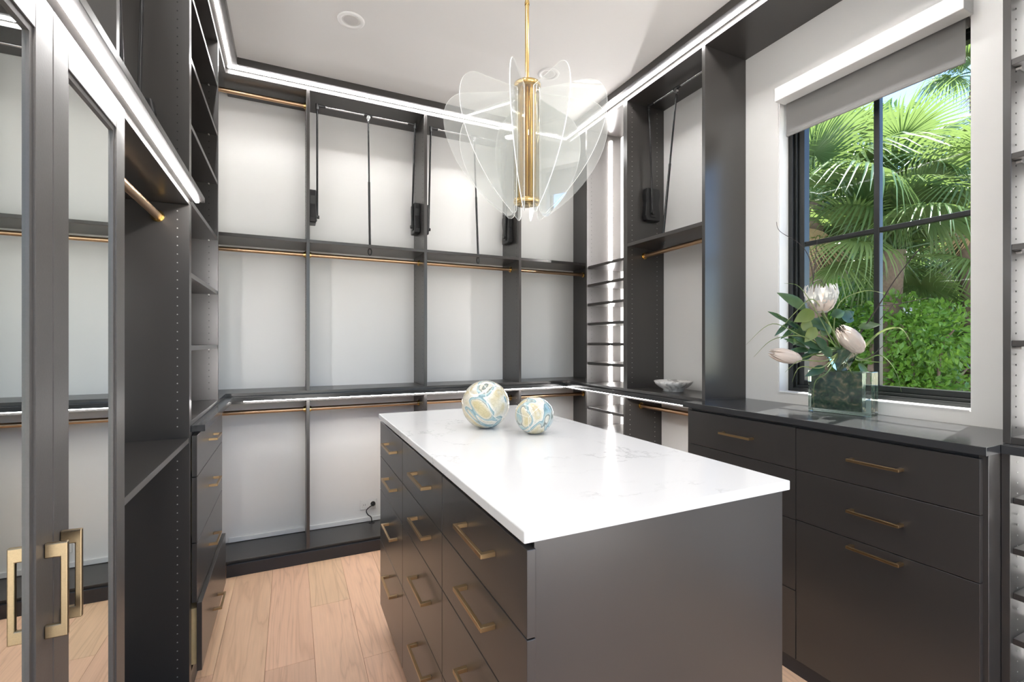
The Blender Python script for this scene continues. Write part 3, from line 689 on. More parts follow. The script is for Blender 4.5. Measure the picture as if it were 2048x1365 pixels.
# near right shelf tower
nt_ = thing('shelf_tower', 'charcoal shelf tower at the right edge, next to the window chest', 'shelf unit', (XR, 0.4, 0))
NY = 0.642
B(XR, WRX, NY, NY+0.0185, 1.053, TZ0).build('side_panel', 'cab', nt_, bevel=0.0008, seg=1)
B(XR-0.015, WRX, NY-0.003, NY+0.017, 0.0, 1.0255).build('side_panel', 'cab', nt_, bevel=0.0008, seg=1)
B(XR, WRX, 0.22, 0.24, 0.0, TZ0).build('side_panel', 'cab', nt_)
B(XR, WRX, 0.24, NY, 1.053, 1.074).build('base_board', 'cab', nt_, bevel=0.0008, seg=1)
B(1.93, WRX, 0.20, 0.6515, 1.026, 1.0525).build('counter_section', 'top', nt_, bevel=0.0008, seg=1)
B(XR, XR+0.012, 0.26, 0.62, 1.0205, 1.0255).build('light_tape', 'led_u', nt_)
for z in (1.362, 1.653, 1.929, 2.214, 2.5, 2.72):
    B(XR+0.003, WRX-0.001, 0.24, NY, z-0.014, z+0.004).build('shelf', 'cab', nt_, bevel=0.0008, seg=1)
    MB().tube([(XR+0.035, NY-0.012, z-0.018), (XR+0.035, NY, z-0.018)], 0.004, 8).build('shelf_pin', 'pin', nt_)
for z in (0.891, 0.739, 0.603, 0.466, 0.32, 0.18):
    B(XR+0.003, WRX-0.001, 0.24, NY-0.003, z-0.018, z).build('shelf', 'cab', nt_, bevel=0.0008, seg=1)
holes(nt_, [(XR+0.033, NY, z) for z in zrow(1.1, 2.9)], (0, -1, 0))
holes(nt_, [(XR+0.033, NY-0.003, z) for z in zrow(0.1, 1.0)], (0, -1, 0), 'pin')
B(2.178, 2.192, NY-0.010, NY-0.001, 1.08, 2.9).build('light_tape', 'led_t', nt_)
B(2.178, 2.192, NY-0.013, NY-0.004, 0.1, 1.0).build('light_tape', 'led_t', nt_)

# ================================================================== ISLAND
isl = thing('island', 'charcoal drawer island with white veined quartz top in the middle of the floor', 'island', (0.745, 1.53, 0))
B(0.379, 1.112, 0.754, 2.302, 0.9965, 1.020).build('countertop', 'quartz', isl, bevel=0.0025)
B(0.408, 1.107, 0.771, 0.790, 0.0, 0.9963).build('end_panel', 'cab', isl, bevel=0.0008, seg=1)
B(0.408, 1.107, 2.285, 2.300, 0.10, 0.9963).build('end_panel', 'cab', isl, bevel=0.0008, seg=1)
B(0.420, 1.105, 0.790, 2.285, 0.10, 0.9963).build('carcass', 'toe', isl)
B(0.45, 1.08, 0.790, 2.285, 0.0, 0.10).build('toe_board', 'toe', isl)
iz = [0.984, 0.8195, 0.660, 0.4185, 0.105]
iy = [0.757, 1.288, 1.810, 2.306]
hz = [0.917, 0.765, 0.566, 0.337]
for c_ in range(3):
    for r_ in range(4):
        e = B(0.387, 0.4055, iy[c_]+0.0015, iy[c_+1]-0.0015, iz[r_+1]+0.0015, iz[r_]-0.0015).build('drawer', 'cab', isl, bevel=0.0012)
        yc = (0.995, 1.490, 1.998)[c_]
        pull(e, (0.387, yc, hz[r_]), (0, 1, 0), (-1, 0, 0), 0.185)

# glass balls
def ball(name, label, c, r, mat, sq):
    mb = MB(); seg, rg = 40, 24
    prof = [(r*math.sin(math.pi*i/rg), -r*math.cos(math.pi*i/rg)*sq) for i in range(rg+1)]
    prof = [(a, max(z, -r*sq*0.975)) for a, z in prof]
    mb.lathe((c[0], c[1], c[2]+r*sq*0.975), prof, seg)
    o = mb.build(name, mat, origin=(c[0], c[1], c[2]+r*sq*0.975)); return tag(o, label, 'glass ball', 'art glass balls')
ball('glass_ball', 'larger cream and teal swirled art glass ball on the white island top', (0.703, 1.742, 1.0202), 0.0955, 'ballA', 1.0).rotation_euler = (0.3, 0.0, 0.6)
ball('glass_ball', 'smaller cream and teal swirled art glass ball on the island top', (0.822, 1.551, 1.0202), 0.0725, 'ballB', 0.96)
for o in list(COL.objects):
    if o.name.startswith('glass_ball'): o.rotation_euler = (0, 0, 0.6)

# ================================================================== CEILING LAMPS
def can(x, y, label, lit=True):
    t = thing('downlight', label, 'ceiling light', (x, y, ZC), 'recessed ceiling lights')
    MB().lathe((x, y, ZC), [(0.044, 0.0), (0.046, -0.005), (0.058, -0.007), (0.065, -0.004), (0.066, -0.0005)], 40).build('trim_ring', 'white', t)
    MB().lathe((x, y, ZC), [(0.045, -0.002), (0.036, -0.0015)], 40).build('baffle', 'plastic', t)
    MB().lathe((x, y, ZC), [(0.036, -0.0015), (0.001, -0.0012)], 40).build('lens', 'canlens', t)
    if not lit: return t
    L = bpy.data.lights.new('fill_lamp', 'AREA'); L.shape = 'DISK'; L.size = 0.09; L.energy = CAN_FILL_W; L.color = (1, 0.955, 0.92)  # only the unseen downlights get a lamp, added for fill
    L.spread = math.radians(150)
    lo_ = bpy.data.objects.new('fill_lamp', L); COL.objects.link(lo_); lo_.parent = t; lo_.location = (0, 0, -0.012)
    lo_.visible_camera = True
    return t
can(0.275, 2.50, 'white recessed downlight in the ceiling at the top left of the picture', False)
can(1.417, 2.49, 'white recessed downlight in the ceiling just behind the chandelier', False)
can(0.275, 1.05, 'unseen white downlight added overhead for fill, nearer the doorway on the left')
can(1.417, 1.05, 'unseen white downlight added overhead for fill, nearer the doorway on the right')
can(0.275, -0.4, 'unseen white downlight added for fill behind the viewpoint on the left')
can(1.417, -0.4, 'unseen white downlight added for fill behind the viewpoint on the right')

# chandelier
CC = Vector((0.781, 1.53, 0)); ZT, ZB = 2.302, 1.868
cd = thing('chandelier', 'clear acrylic petal chandelier on a brass stem hanging over the island', 'chandelier', (CC.x, CC.y, ZC))
MB().tube([(CC.x, CC.y, ZT), (CC.x, CC.y, 2.60)], 0.0075, 16).tube([(CC.x, CC.y, 2.60), (CC.x, CC.y, ZC-0.02)], 0.0075, 16).tube([(CC.x, CC.y, 2.595), (CC.x, CC.y, 2.605)], 0.009, 16).build('stem', 'gold', cd)
MB().lathe((CC.x, CC.y, ZC), [(0.001, -0.022), (0.06, -0.022), (0.065, -0.016), (0.065, -0.0005)], 40).build('canopy', 'gold', cd)
RC = 0.050
MB().lathe((CC.x, CC.y, 0), [(0.001, ZT+0.004), (RC-0.008, ZT+0.004), (RC, ZT+0.001), (RC, ZT-0.012), (0.001, ZT-0.012)], 40).build('top_cap', 'gold', cd)
MB().lathe((CC.x, CC.y, 0), [(0.001, ZB+0.014), (RC, ZB+0.014), (RC, ZB), (RC-0.006, ZB-0.003), (0.001, ZB-0.003)], 40).build('bottom_cap', 'gold', cd)
NP = 10
MB().tube([(CC.x, CC.y, ZB+0.014), (CC.x, CC.y, ZT-0.012)], 0.013, 14).build('brass_tube', 'gold', cd)
for k in range(6):
    a = 2*math.pi*(k+0.5)/6 + 0.12
    MB().tube([(CC.x+0.026*math.cos(a), CC.y+0.026*math.sin(a), ZB+0.014), (CC.x+0.026*math.cos(a), CC.y+0.026*math.sin(a), ZT-0.012)], 0.0065, 10).build('brass_tube', 'gold', cd)
MB().lathe((CC.x, CC.y, 0), [(RC-0.003, ZB+0.012), (RC-0.003, ZT-0.010)], 40).build('glass_cylinder', 'smoke', cd)
# petal outline (r, z)
def bez(p, n=10):
    out = []
    for i in range(n):
        s = i/n; q = [Vector(v) for v in p]
        while len(q) > 1: q = [q[j].lerp(q[j+1], s) for j in range(len(q)-1)]
        out.append((q[0].x, q[0].y))
    return out
PO = bez([(0.052, 1.835, 0), (0.056, 1.818, 0), (0.078, 1.818, 0), (0.085, 1.832, 0)], 4) \
   + bez([(0.085, 1.832, 0), (0.20, 1.91, 0), (0.275, 2.02, 0), (0.298, 2.12, 0)], 12) \
   + bez([(0.298, 2.12, 0), (0.318, 2.21, 0), (0.278, 2.262, 0), (0.215, 2.262, 0)], 10) \
   + bez([(0.215, 2.262, 0), (0.19, 2.262, 0), (0.10, 2.272, 0), (0.052, 2.276, 0)], 5) + [(0.052, 2.276), (0.052, 2.07)]
for k in range(NP):
    a = 2*math.pi*k/NP + 0.297
    dr, dt = Vector((math.cos(a), math.sin(a), 0)), Vector((-math.sin(a), math.cos(a), 0))
    n = len(PO); mb = MB(); T = 0.0028
    fr_ = [CC + dr*r + Vector((0, 0, z)) - dt*T/2 for r, z in PO]
    bk = [v + dt*T for v in fr_]
    mb.add(fr_+bk, [tuple(range(n)), tuple(range(2*n-1, n-1, -1))])
    mb.cur = 1
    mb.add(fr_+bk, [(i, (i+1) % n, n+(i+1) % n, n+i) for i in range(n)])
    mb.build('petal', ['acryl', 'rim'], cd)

# ================================================================== SMALL THINGS
# bowl
bc = (2.112, 2.175, BZ)
mb = MB(); mb.lathe(bc, [(0.001, 0.004), (0.052, 0.004), (0.056, 0.0003), (0.060, 0.0003), (0.060, 0.014), (0.085, 0.027), (0.105, 0.045), (0.114, 0.062), (0.1115, 0.064), (0.10, 0.049), (0.08, 0.033), (0.05, 0.021), (0.001, 0.018)], 48)
tag(mb.build('bowl', 'marble', origin=bc), 'shallow grey and white marble bowl standing on the right worktop', 'bowl')
# outlet and cord
ot = thing('power_outlet', 'white power outlet low on the back wall beside the island', 'outlet', (0.499, WBY, 0.205))
B(0.443, 0.556, WBY-0.006, WBY-0.0003, 0.170, 0.241).build('cover_plate', 'plastic', ot, bevel=0.0025)
for x0 in (0.472, 0.527):
    B(x0-0.017, x0+0.017, WBY-0.0085, WBY-0.005, 0.189, 0.222).build('socket', 'plastic', ot, bevel=0.002)
mb = MB()
for x0 in (0.472, 0.527):
    for dx in (-0.006, 0.006): mb.box(x0+dx-0.001, x0+dx+0.001, WBY-0.0090, WBY-0.0083, 0.2, 0.211)
mb.build('socket_slots', 'hole', ot)
cdv = thing('charger_lead', 'black power cord plugged into the wall outlet and dropping into the platform', 'cord', (0.52, 3.42, 0.086))
MB().tube([(0.530, WBY-0.0095, 0.208), (0.530, WBY-0.022, 0.208)], 0.017, 14, r2=0.015).tube([(0.530, WBY-0.022, 0.208), (0.522, WBY-0.040, 0.207)], 0.013, 14, r2=0.007).build('plug', 'black', cdv)
pts = []
P0 = [(0.522, WBY-0.040, 0.207), (0.497, WBY-0.055, 0.200), (0.478, WBY-0.056, 0.180), (0.488, WBY-0.052, 0.150), (0.510, WBY-0.046, 0.128), (0.516, WBY-0.044, 0.105), (0.516, WBY-0.044, 0.087)]
def smooth_pts(P, n=6):
    P = [Vector(p) for p in P]; out = []
    for i in range(len(P)-1):
        p0, p1, p2, p3 = P[max(i-1, 0)], P[i], P[i+1], P[min(i+2, len(P)-1)]
        for j in range(n):
            s = j/n
            out.append(0.5*((2*p1)+(p2-p0)*s+(2*p0-5*p1+4*p2-p3)*s*s+(3*p1-p0-3*p2+p3)*s**3))
    out.append(P[-1]); return out
MB().tube(smooth_pts(P0), 0.0036, 8).build('cable', 'black', cdv)
MB().lathe((0.516, WBY-0.044, 0.0853), [(0.001, 0.004), (0.015, 0.004), (0.021, 0.002), (0.022, 0.0)], 24).build('grommet', 'black', cdv)

# ------------------------------------------------------------------ vase and flowers
ZV = 1.0523
va0, va1 = Vector((2.124, 1.357, 0)), Vector((2.164, 1.120, 0))
ex = (va1-va0); VL = ex.length; ex.normalize(); ey = Vector((-ex.y, ex.x, 0))
if ey.x < 0: ey = -ey
VD, VH = 0.075, 0.185
def vp(a, b_, z): return va0 + ex*a + ey*b_ + Vector((0, 0, ZV+z))
vs_ = thing('glass_vase', 'clear aqua block vase with wedge neck on the chest below the window', 'vase', vp(VL/2, VD/2, 0))
def vbox(mb, a0, a1, b0, b1, z0, z1):
    mb.add([vp(a0,b0,z0), vp(a1,b0,z0), vp(a1,b1,z0), vp(a0,b1,z0), vp(a0,b0,z1), vp(a1,b0,z1), vp(a1,b1,z1), vp(a0,b1,z1)],
           [(0,3,2,1),(4,5,6,7),(0,1,5,4),(1,2,6,5),(2,3,7,6),(3,0,4,7)])
# outer shell and the cavity as one closed skin
mb = MB(); w1, w2 = 0.022, 0.008
vbox(mb, 0, VL, 0, VD, 0, VH)
body = mb.build('vase_body', 'vase', vs_, bevel=0.003)
mb = MB(); vbox(mb, 0.012, VL-0.034, 0.006, VD-0.008, 0.014, VH-0.006)
mb.build('contents', 'water', vs_)
neck = MB()
na, nb, nz = VL*0.27, VL*0.72, 0.288
cxm = VL*0.49
top_ = [vp(na-0.012, 0.0, nz), vp(nb+0.012, 0.0, nz), vp(nb+0.012, VD, nz), vp(na-0.012, VD, nz)]
bot_ = [vp(cxm-0.006, 0.004, VH-0.012), vp(cxm+0.006, 0.004, VH-0.012), vp(cxm+0.006, VD-0.004, VH-0.012), vp(cxm-0.006, VD-0.004, VH-0.012)]
it = [vp(na-0.004, 0.007, nz), vp(nb+0.004, 0.007, nz), vp(nb+0.004, VD-0.007, nz), vp(na-0.004, VD-0.007, nz)]
ib = [vp(cxm-0.002, 0.012, VH+0.01), vp(cxm+0.002, 0.012, VH+0.01), vp(cxm+0.002, VD-0.012, VH+0.01), vp(cxm-0.002, VD-0.012, VH+0.01)]
neck.add(bot_+top_+it+ib, [(0,3,2,1)] + [(i, (i+1) % 4, 4+(i+1) % 4, 4+i) for i in range(4)] + [(4+i, 4+(i+1) % 4, 8+(i+1) % 4, 8+i) for i in range(4)] + [(8+i, 8+(i+1) % 4, 12+(i+1) % 4, 12+i) for i in range(4)] + [(12, 13, 14, 15)])
neck.build('vase_neck', 'vase', vs_)
mb = MB(); kk = [vp(na+0.000, 0.009, nz-0.012), vp(nb-0.000, 0.009, nz-0.012), vp(nb, VD-0.009, nz-0.012), vp(na, VD-0.009, nz-0.012), vp(cxm-0.002, 0.014, VH+0.014), vp(cxm+0.002, 0.014, VH+0.014), vp(cxm+0.002, VD-0.014, VH+0.014), vp(cxm-0.002, VD-0.014, VH+0.014)]
mb.add(kk, [(0, 1, 2, 3), (7, 6, 5, 4), (0, 4, 5, 1), (1, 5, 6, 2), (2, 6, 7, 3), (3, 7, 4, 0)]); mb.build('neck_contents', 'water', vs_)
mb = MB()
for k in range(7):
    a = -0.016 + 0.0055*k; p0 = vp(cxm+a*0.15, VD*0.5, VH-0.05+0.03*0); p1 = vp(cxm+a*1.6, VD*(0.35+0.05*k), nz-0.004)
    mb.tube([p0, p1], 0.0022, 6)
mb.build('stems', 'stem', vs_)

def av(px, py, d):
    """like at(), kept on the room side of the window glass"""
    p = at(px, py, d)
    return p if p.x < 2.33 else at(px, py, d*2.33/p.x)
DV = 2.07
ORI = vp(cxm, VD*0.5, nz-0.015)
def arc(p0, p1, sag, n=10, up=Vector((0, 0, 1))):
    p0, p1 = Vector(p0), Vector(p1); m_ = (p0+p1)/2 + up*sag
    return [p0*(1-s)**2 + m_*2*s*(1-s) + p1*s*s for s in [i/n for i in range(n+1)]]
def leaf(mb, base, tip, wid, nrm, curl=0.15, n=7, fold=0.25):
    base, tip = Vector(base), Vector(tip); ax = tip-base; L = ax.length; ax.normalize()
    nrm = Vector(nrm); side = ax.cross(nrm).normalized(); nn = side.cross(ax).normalized()
    vs = []
    for i in range(n+1):
        s = i/n; wd = wid*0.5*(math.sin(math.pi*(s**0.8))**0.9 if 0 < s < 1 else 0.02)
        c = base + ax*L*s - nn*curl*L*s*s
        vs += [c - side*wd + nn*fold*wd, c, c + side*wd + nn*fold*wd]
    fs = []
    for i in range(n):
        fs += [(3*i, 3*i+1, 3*i+4, 3*i+3), (3*i+1, 3*i+2, 3*i+5, 3*i+4)]
    mb.add(vs, fs, True)
def protea(label, base, tip, wid, openk, dark):
    base, tip = Vector(base), Vector(tip); ax = (tip-base); L = ax.length; ax.normalize()
    t = thing('protea_flower', label, 'flower', ORI, 'protea blooms in the vase')
    MB().tube(smooth_pts([ORI, ORI.lerp(base, 0.5)+Vector((0, 0, 0.01)), base]), 0.0042, 8).build('stem', 'stem', t)
    a = ax.orthogonal().normalized(); bb = ax.cross(a)
    rr = random.Random(int(wid*1e4))
    # inner cone
    mb = MB(); pr = []
    for i in range(9):
        s = i/8; pr.append((wid*0.34*math.sin(math.pi*min(1, 0.12+s*0.80))**0.8, L*(0.02+0.86*s)))
    M4 = Matrix((( a.x, bb.x, ax.x), (a.y, bb.y, ax.y), (a.z, bb.z, ax.z)))
    tmp = MB(); tmp.lathe((0, 0, 0), pr, 16)
    mb.add([base + M4 @ Vector(v) for v in tmp.v], tmp.f, True)
    mb.build('flower_head', 'petal', t)
    for ring_, (cnt, rad, ln, mat) in enumerate(((22 if openk > 0.5 else 14, 0.50, 1.0, 'petaltip' if openk > 0.5 else 'petal'), (11, 0.46, 0.80, 'petal'), (9, 0.42, 0.5, 'petal'))):
        for k in range(cnt):
            th = 2*math.pi*(k + 0.5*ring_)/cnt + rr.uniform(-0.1, 0.1)
            d = a*math.cos(th)+bb*math.sin(th)
            n = 6; vs = []; side = ax.cross(d).normalized()
            for i in range(n+1):
                s = i/n
                rad_s = wid*rad*math.sin(math.pi*(0.07+0.60*s))**0.8*(1 + 0.10*rr.uniform(-1, 1)*s)
                if openk <= 0.5: rad_s = wid*rad*math.sin(math.pi*(0.08+0.80*s))**0.75
                wd = wid*(0.10 if openk > 0.5 else 0.17)*math.sin(math.pi*min(0.985, 0.22+0.765*s))
                c = base + ax*L*ln*s + d*rad_s
                vs += [c-side*wd, c+d*wid*0.02, c+side*wd]
            fs = []
            for i in range(n): fs += [(3*i, 3*i+1, 3*i+4, 3*i+3), (3*i+1, 3*i+2, 3*i+5, 3*i+4)]
            q = MB(); q.add(vs, fs, True); q.build('petal', mat, t)
    if dark:
        q = MB()
        for k in range(16):
            th = 2*math.pi*k/16; d = a*math.cos(th)+bb*math.sin(th); r1 = wid*0.2*rr.random()+0.002
            q.tube([base+ax*L*0.86+d*r1, base+ax*L*(0.98+0.06*rr.random())+d*r1*1.3], 0.0016, 5)
        q.build('dark_tips', 'twig', t)
protea('largest silvery white protea standing upright at the top of the vase', av(1643, 626, 2.06), av(1642, 570, 2.06), 0.125, 0.9, False)
protea('closed blush protea bud leaning left over the vase neck', av(1722, 702, 1.99), av(1680, 657, 1.97), 0.078, 0.2, True)
protea('pale drooping protea bud pointing left in front of the window jamb', av(1600, 719, 2.03), av(1541, 706, 2.00), 0.060, 0.2, False)

def leafy(label, pts, leaves, mat, group=None, cat='foliage'):
    t = thing('leafy_stem', label, cat, ORI, 'leafy stems in the vase')
    MB().tube(smooth_pts([ORI]+pts), 0.0026, 7, r2=0.0016).build('stem', 'stem', t)
    for bpt, tpt, wid, nrm in leaves:
        q = MB(); leaf(q, bpt, tpt, wid, nrm); q.build('leaf', mat, t)
TC = -FW + Vector((0, 0, 0.3))
leafy('stem with big pale green leaf at the upper left of the vase', [av(1640, 690, 2.08), av(1612, 625, 2.08)],
      [(av(1612, 620, 2.08), av(1560, 583, 2.08), 0.055, TC), (av(1612, 650, 2.05), av(1590, 690, 2.04), 0.05, TC), (av(1618, 640, 2.06), av(1660, 660, 2.03), 0.05, TC)], 'leafA')
leafy('stem with broad olive leaves below the large protea', [av(1640, 690, 2.02), av(1606, 660, 2.0)],
      [(av(1628, 623, 2.0), av(1592, 642, 1.98), 0.058, TC), (av(1632, 655, 1.99), av(1612, 684, 1.98), 0.046, TC), (av(1606, 662, 2.0), av(1622, 640, 1.99), 0.05, TC)], 'leafB')
leafy('stem with paired dark leaves right of the large protea', [av(1668, 680, 2.06), av(1668, 640, 2.06)],
      [(av(1662, 632, 2.05), av(1692, 622, 2.05), 0.045, TC), (av(1680, 630, 2.08), av(1712, 640, 2.08), 0.06, TC), (av(1676, 640, 2.09), av(1712, 622, 2.09), 0.05, TC)], 'leafA')
leafy('stem with a single leaf reaching right of the closed bud', [av(1700, 690, 2.1), av(1720, 660, 2.12)],
      [(av(1715, 655, 2.12), av(1760, 648, 2.14), 0.035, TC), (av(1716, 690, 2.1), av(1712, 655, 2.1), 0.04, TC)], 'leafA')
leafy('dark spiky leafy sprig spreading left of the vase', [av(1630, 700, 2.1), av(1600, 665, 2.1), av(1556, 630, 2.08)],
      [(av(1570+i*7, 642+i*4, 2.09), av(1540+i*6+(6 if i % 2 else 0), (668 if i % 2 else 622)+i*3, 2.07), 0.022, TC) for i in range(7)], 'leafA')
leafy('low stem with drooping leaves over the vase block', [av(1655, 735, 2.0)],
      [(av(1650, 733, 1.98), av(1614, 752, 1.96), 0.036, TC), (av(1640, 700, 2.0), av(1590, 672, 2.0), 0.03, TC), (av(1716, 727, 2.1), av(1742, 757, 2.1), 0.032, TC), (av(1665, 712, 2.0), av(1640, 695, 1.99), 0.045, TC)], 'leafA')
leafy('dense stem of dark teal leaves in the middle of the vase', [av(1655, 700, 2.03), av(1640, 660, 2.04)],
      [(av(1640, 662, 2.05), av(1612, 640, 2.04), 0.05, TC), (av(1645, 672, 2.04), av(1660, 645, 2.05), 0.045, TC), (av(1640, 690, 2.02), av(1618, 706, 2.0), 0.04, TC), (av(1652, 700, 2.0), av(1632, 672, 1.99), 0.042, TC),
       (av(1630, 655, 2.06), av(1652, 632, 2.06), 0.045, TC), (av(1612, 676, 2.05), av(1584, 660, 2.05), 0.04, TC)], 'leafA')
leafy('stem of narrow dark leaves low at the left of the vase', [av(1635, 712, 2.06), av(1606, 690, 2.06)],
      [(av(1620, 700, 2.06), av(1580, 700, 2.05), 0.026, TC), (av(1612, 694, 2.06), av(1572, 676, 2.05), 0.026, TC), (av(1626, 706, 2.05), av(1598, 722, 2.04), 0.026, TC), (av(1630, 706, 2.05), av(1622, 672, 2.04), 0.03, TC)], 'leafA')
def blade(pts, wid=0.006):
    P = smooth_pts([ORI]+pts, 7); q = MB(); vs = []; n = len(P)
    for i, p in enumerate(P):
        tn = (P[min(i+1, n-1)]-P[max(i-1, 0)]).normalized(); s = tn.cross(-FW).normalized()
        wd = wid*0.5*(1-(i/(n-1))**2*0.9); vs += [p-s*wd, p-FW*wd*0.3, p+s*wd]
    fs = []
    for i in range(n-1): fs += [(3*i, 3*i+1, 3*i+4, 3*i+3), (3*i+1, 3*i+2, 3*i+5, 3*i+4)]
    q.add(vs, fs, True)
    o = q.build('grass_blade', 'grass', origin=ORI); return o
BL_ = [([av(1655, 640, 2.05), av(1625, 599, 2.0), av(1590, 626, 1.98), av(1560, 660, 1.97)], 'arching grass blade crossing in front of the large protea'),
       ([av(1640, 670, 2.02), av(1610, 675, 2.0), av(1545, 648, 1.99), av(1492, 690, 1.98)], 'long grass blade arching far left past the wall edge'),
       ([av(1640, 690, 2.0), av(1600, 672, 1.98), av(1545, 680, 1.97), av(1507, 715, 1.96)], 'grass blade arching left just above the drooping bud'),
       ([av(1668, 660, 2.1), av(1680, 605, 2.12), av(1730, 582, 2.13), av(1770, 588, 2.14)], 'thin blade arching right above the closed bud'),
       ([av(1715, 705, 2.08), av(1760, 665, 2.12), av(1800, 657, 2.13), av(1822, 685, 2.14)], 'broad green blade bending right across the window mullion'),
       ([av(1720, 722, 2.06), av(1760, 711, 2.1), av(1790, 740, 2.12), av(1803, 785, 2.13)], 'dark blade curving down right in front of the shrub'),
       ([av(1735, 722, 2.06), av(1770, 725, 2.09)], 'short pale blade pointing right from the neck'),
       ([av(1650, 722, 1.98), av(1600, 722, 1.96), av(1570, 745, 1.95)], 'short grass blade drooping left beside the vase'),
       ([av(1645, 735, 1.97), av(1600, 735, 1.95), av(1584, 765, 1.94)], 'lowest grass blade drooping left over the window sill'),
       ([av(1668, 690, 2.04), av(1636, 630, 2.02), av(1600, 575, 2.0), av(1568, 567, 2.0)], 'thin blade rising to the upper left window jamb'),
       ([av(1700, 740, 2.0), av(1715, 770, 1.985), av(1716, 815, 1.985)], 'pale blade hanging down the right front of the vase'),
       ([av(1655, 745, 1.99), av(1630, 765, 1.975), av(1627, 815, 1.975)], 'olive blade hanging down the left front of the vase')]
for pts, lb in BL_:
    tag(blade(pts, 0.012 if 'broad' in lb else 0.0058), lb, 'grass blade', 'grass blades in the vase')
def twig(label, lines):
    q = MB()
    for pts, r in lines: q.tube(smooth_pts(pts), r, 6, r2=r*0.5)
    tag(q.build('bare_twig', 'twig', origin=ORI), label, 'twig', 'bare twigs in the vase')
twig('long bare twig slanting up right across the mullion', [([ORI, av(1710, 680, 2.12), av(1755, 615, 2.16), av(1790, 560, 2.18), av(1832, 506, 2.2)], 0.0036), ([av(1832, 506, 2.2), av(1840, 498, 2.2)], 0.003), ([av(1757, 612, 2.16), av(1800, 607, 2.17), av(1858, 596, 2.18)], 0.0018), ([av(1760, 640, 2.15), av(1790, 605, 2.16), av(1806, 574, 2.17)], 0.0015)])
twig('bare twig standing up at the left of the window', [([ORI, av(1640, 640, 2.12), av(1626, 580, 2.14), av(1630, 530, 2.15), av(1634, 480, 2.15)], 0.0026), ([av(1627, 560, 2.14), av(1618, 515, 2.15), av(1598, 487, 2.15), av(1560, 463, 2.15), av(1553, 444, 2.15)], 0.0020), ([av(1626, 565, 2.14), av(1640, 560, 2.14), av(1647, 570, 2.14)], 0.0018)])
twig('short bare twig pointing right beside the vase neck', [([ORI, av(1725, 720, 2.08), av(1772, 688, 2.12)], 0.0024)])

# ================================================================== OUTSIDE
RO = random.Random(21)
gd = struct(B(2.5, 16, -8, 16, -0.45, -0.35).build('ground', 'ground'))
gd['label'] = 'mulched garden ground outside the window'
# neighbour's wall and fence
hs_ = thing('garden_wall', 'pale grey rendered building with dark lower wall beyond the shrubs', 'building', (9, 4, -0.35))
c1, c2 = at(1500, 700, 8.2), at(2150, 700, 8.2)
dx = (c2-c1); dx.z = 0; dn = Vector((dx.y, -dx.x, 0)).normalized()
def slab(p, q, z0, z1, th, nm, mat, par):
    mb = MB(); p, q = Vector(p), Vector(q); d = (q-p); d.z = 0; n_ = Vector((-d.y, d.x, 0)).normalized()*th
    mb.prism([Vector((p.x, p.y, z0)), Vector((q.x, q.y, z0)), Vector((q.x, q.y, z1)), Vector((p.x, p.y, z1))], n_); return mb.build(nm, mat, par)
slab(c1, c2, -0.35, 1.35, -0.2, 'lower_wall', 'slate', hs_)
slab(c1, c2, 1.35, 1.95, -0.25, 'upper_wall', 'stucco', hs_)
fn = thing('garden_fence', 'weathered vertical board fence behind the flowers outside the window', 'fence', at(1680, 760, 5.4))
f0, f1 = at(1560, 700, 5.2), at(1775, 700, 5.6)
nb_ = 16
for i in range(nb_):
    p, q = f0.lerp(f1, i/nb_), f0.lerp(f1, (i+0.94)/nb_)
    zt_ = 1.50 + 0.28*(i/nb_) + RO.uniform(-0.01, 0.01)
    slab(p, q, -0.35, zt_, 0.02, 'fence_board', 'fence', fn)
slab(f0 - FW*0.05, f1 - FW*0.05, 1.2, 1.29, 0.03, 'fence_rail', 'fence', fn)

# fan palm frond: meshes are shared between palms
def frond_mesh(name, seed, R_, pet, droop, nl=46, span=290, pinch=0.25):
    r = random.Random(seed); q = MB()
    hub = Vector((pet, 0, 0.10*pet))
    q.tube(arc((0, 0, 0), hub, 0.08*pet, 6), 0.014, 6, r2=0.008)
    for i in range(nl):
        a = math.radians(-span/2 + span*i/(nl-1) + r.uniform(-1.5, 1.5))
        L = R_*(0.72+0.28*math.cos(a*0.5))*r.uniform(0.9, 1.06)
        d = Vector((math.cos(a), math.sin(a), 0)); sd_ = Vector((-math.sin(a), math.cos(a), 0))
        cup = pinch*abs(math.sin(a*0.5))
        vs = []; n = 5
        for j in range(n+1):
            s = j/n
            wd = R_*0.027*(0.35+1.3*s if s < 0.45 else (1.0-s)/0.55*0.93) + 0.0006
            z = L*s*cup*0.6 - droop*L*(s**2.6) * r.uniform(0.9, 1.1)
            c = hub + d*L*(s-0.10*droop*s**3) + Vector((0, 0, z))
            vs += [c - sd_*wd + Vector((0, 0, wd*0.5)), c, c + sd_*wd + Vector((0, 0, wd*0.5))]
        fs = []
        for j in range(n): fs += [(3*j, 3*j+1, 3*j+4, 3*j+3), (3*j+1, 3*j+2, 3*j+5, 3*j+4)]
        q.add(vs, fs, True)
    me = bpy.data.meshes.new(name); me.from_pydata(q.v, [], q.f); me.polygons.foreach_set('use_smooth', q.sm); me.update(); return me
FM = [frond_mesh('frond_a', 1, 0.62, 0.55, 0.35), frond_mesh('frond_b', 2, 0.56, 0.62, 0.6), frond_mesh('frond_c', 3, 0.66, 0.5, 0.2), frond_mesh('frond_d', 4, 0.6, 0.48, 0.85)]
for m_ in FM: m_.materials.append(M['palm'])
FD = frond_mesh('frond_dry', 5, 0.34, 0.14, 1.2, 22, 130); FD.materials.append(M['deadpalm'])
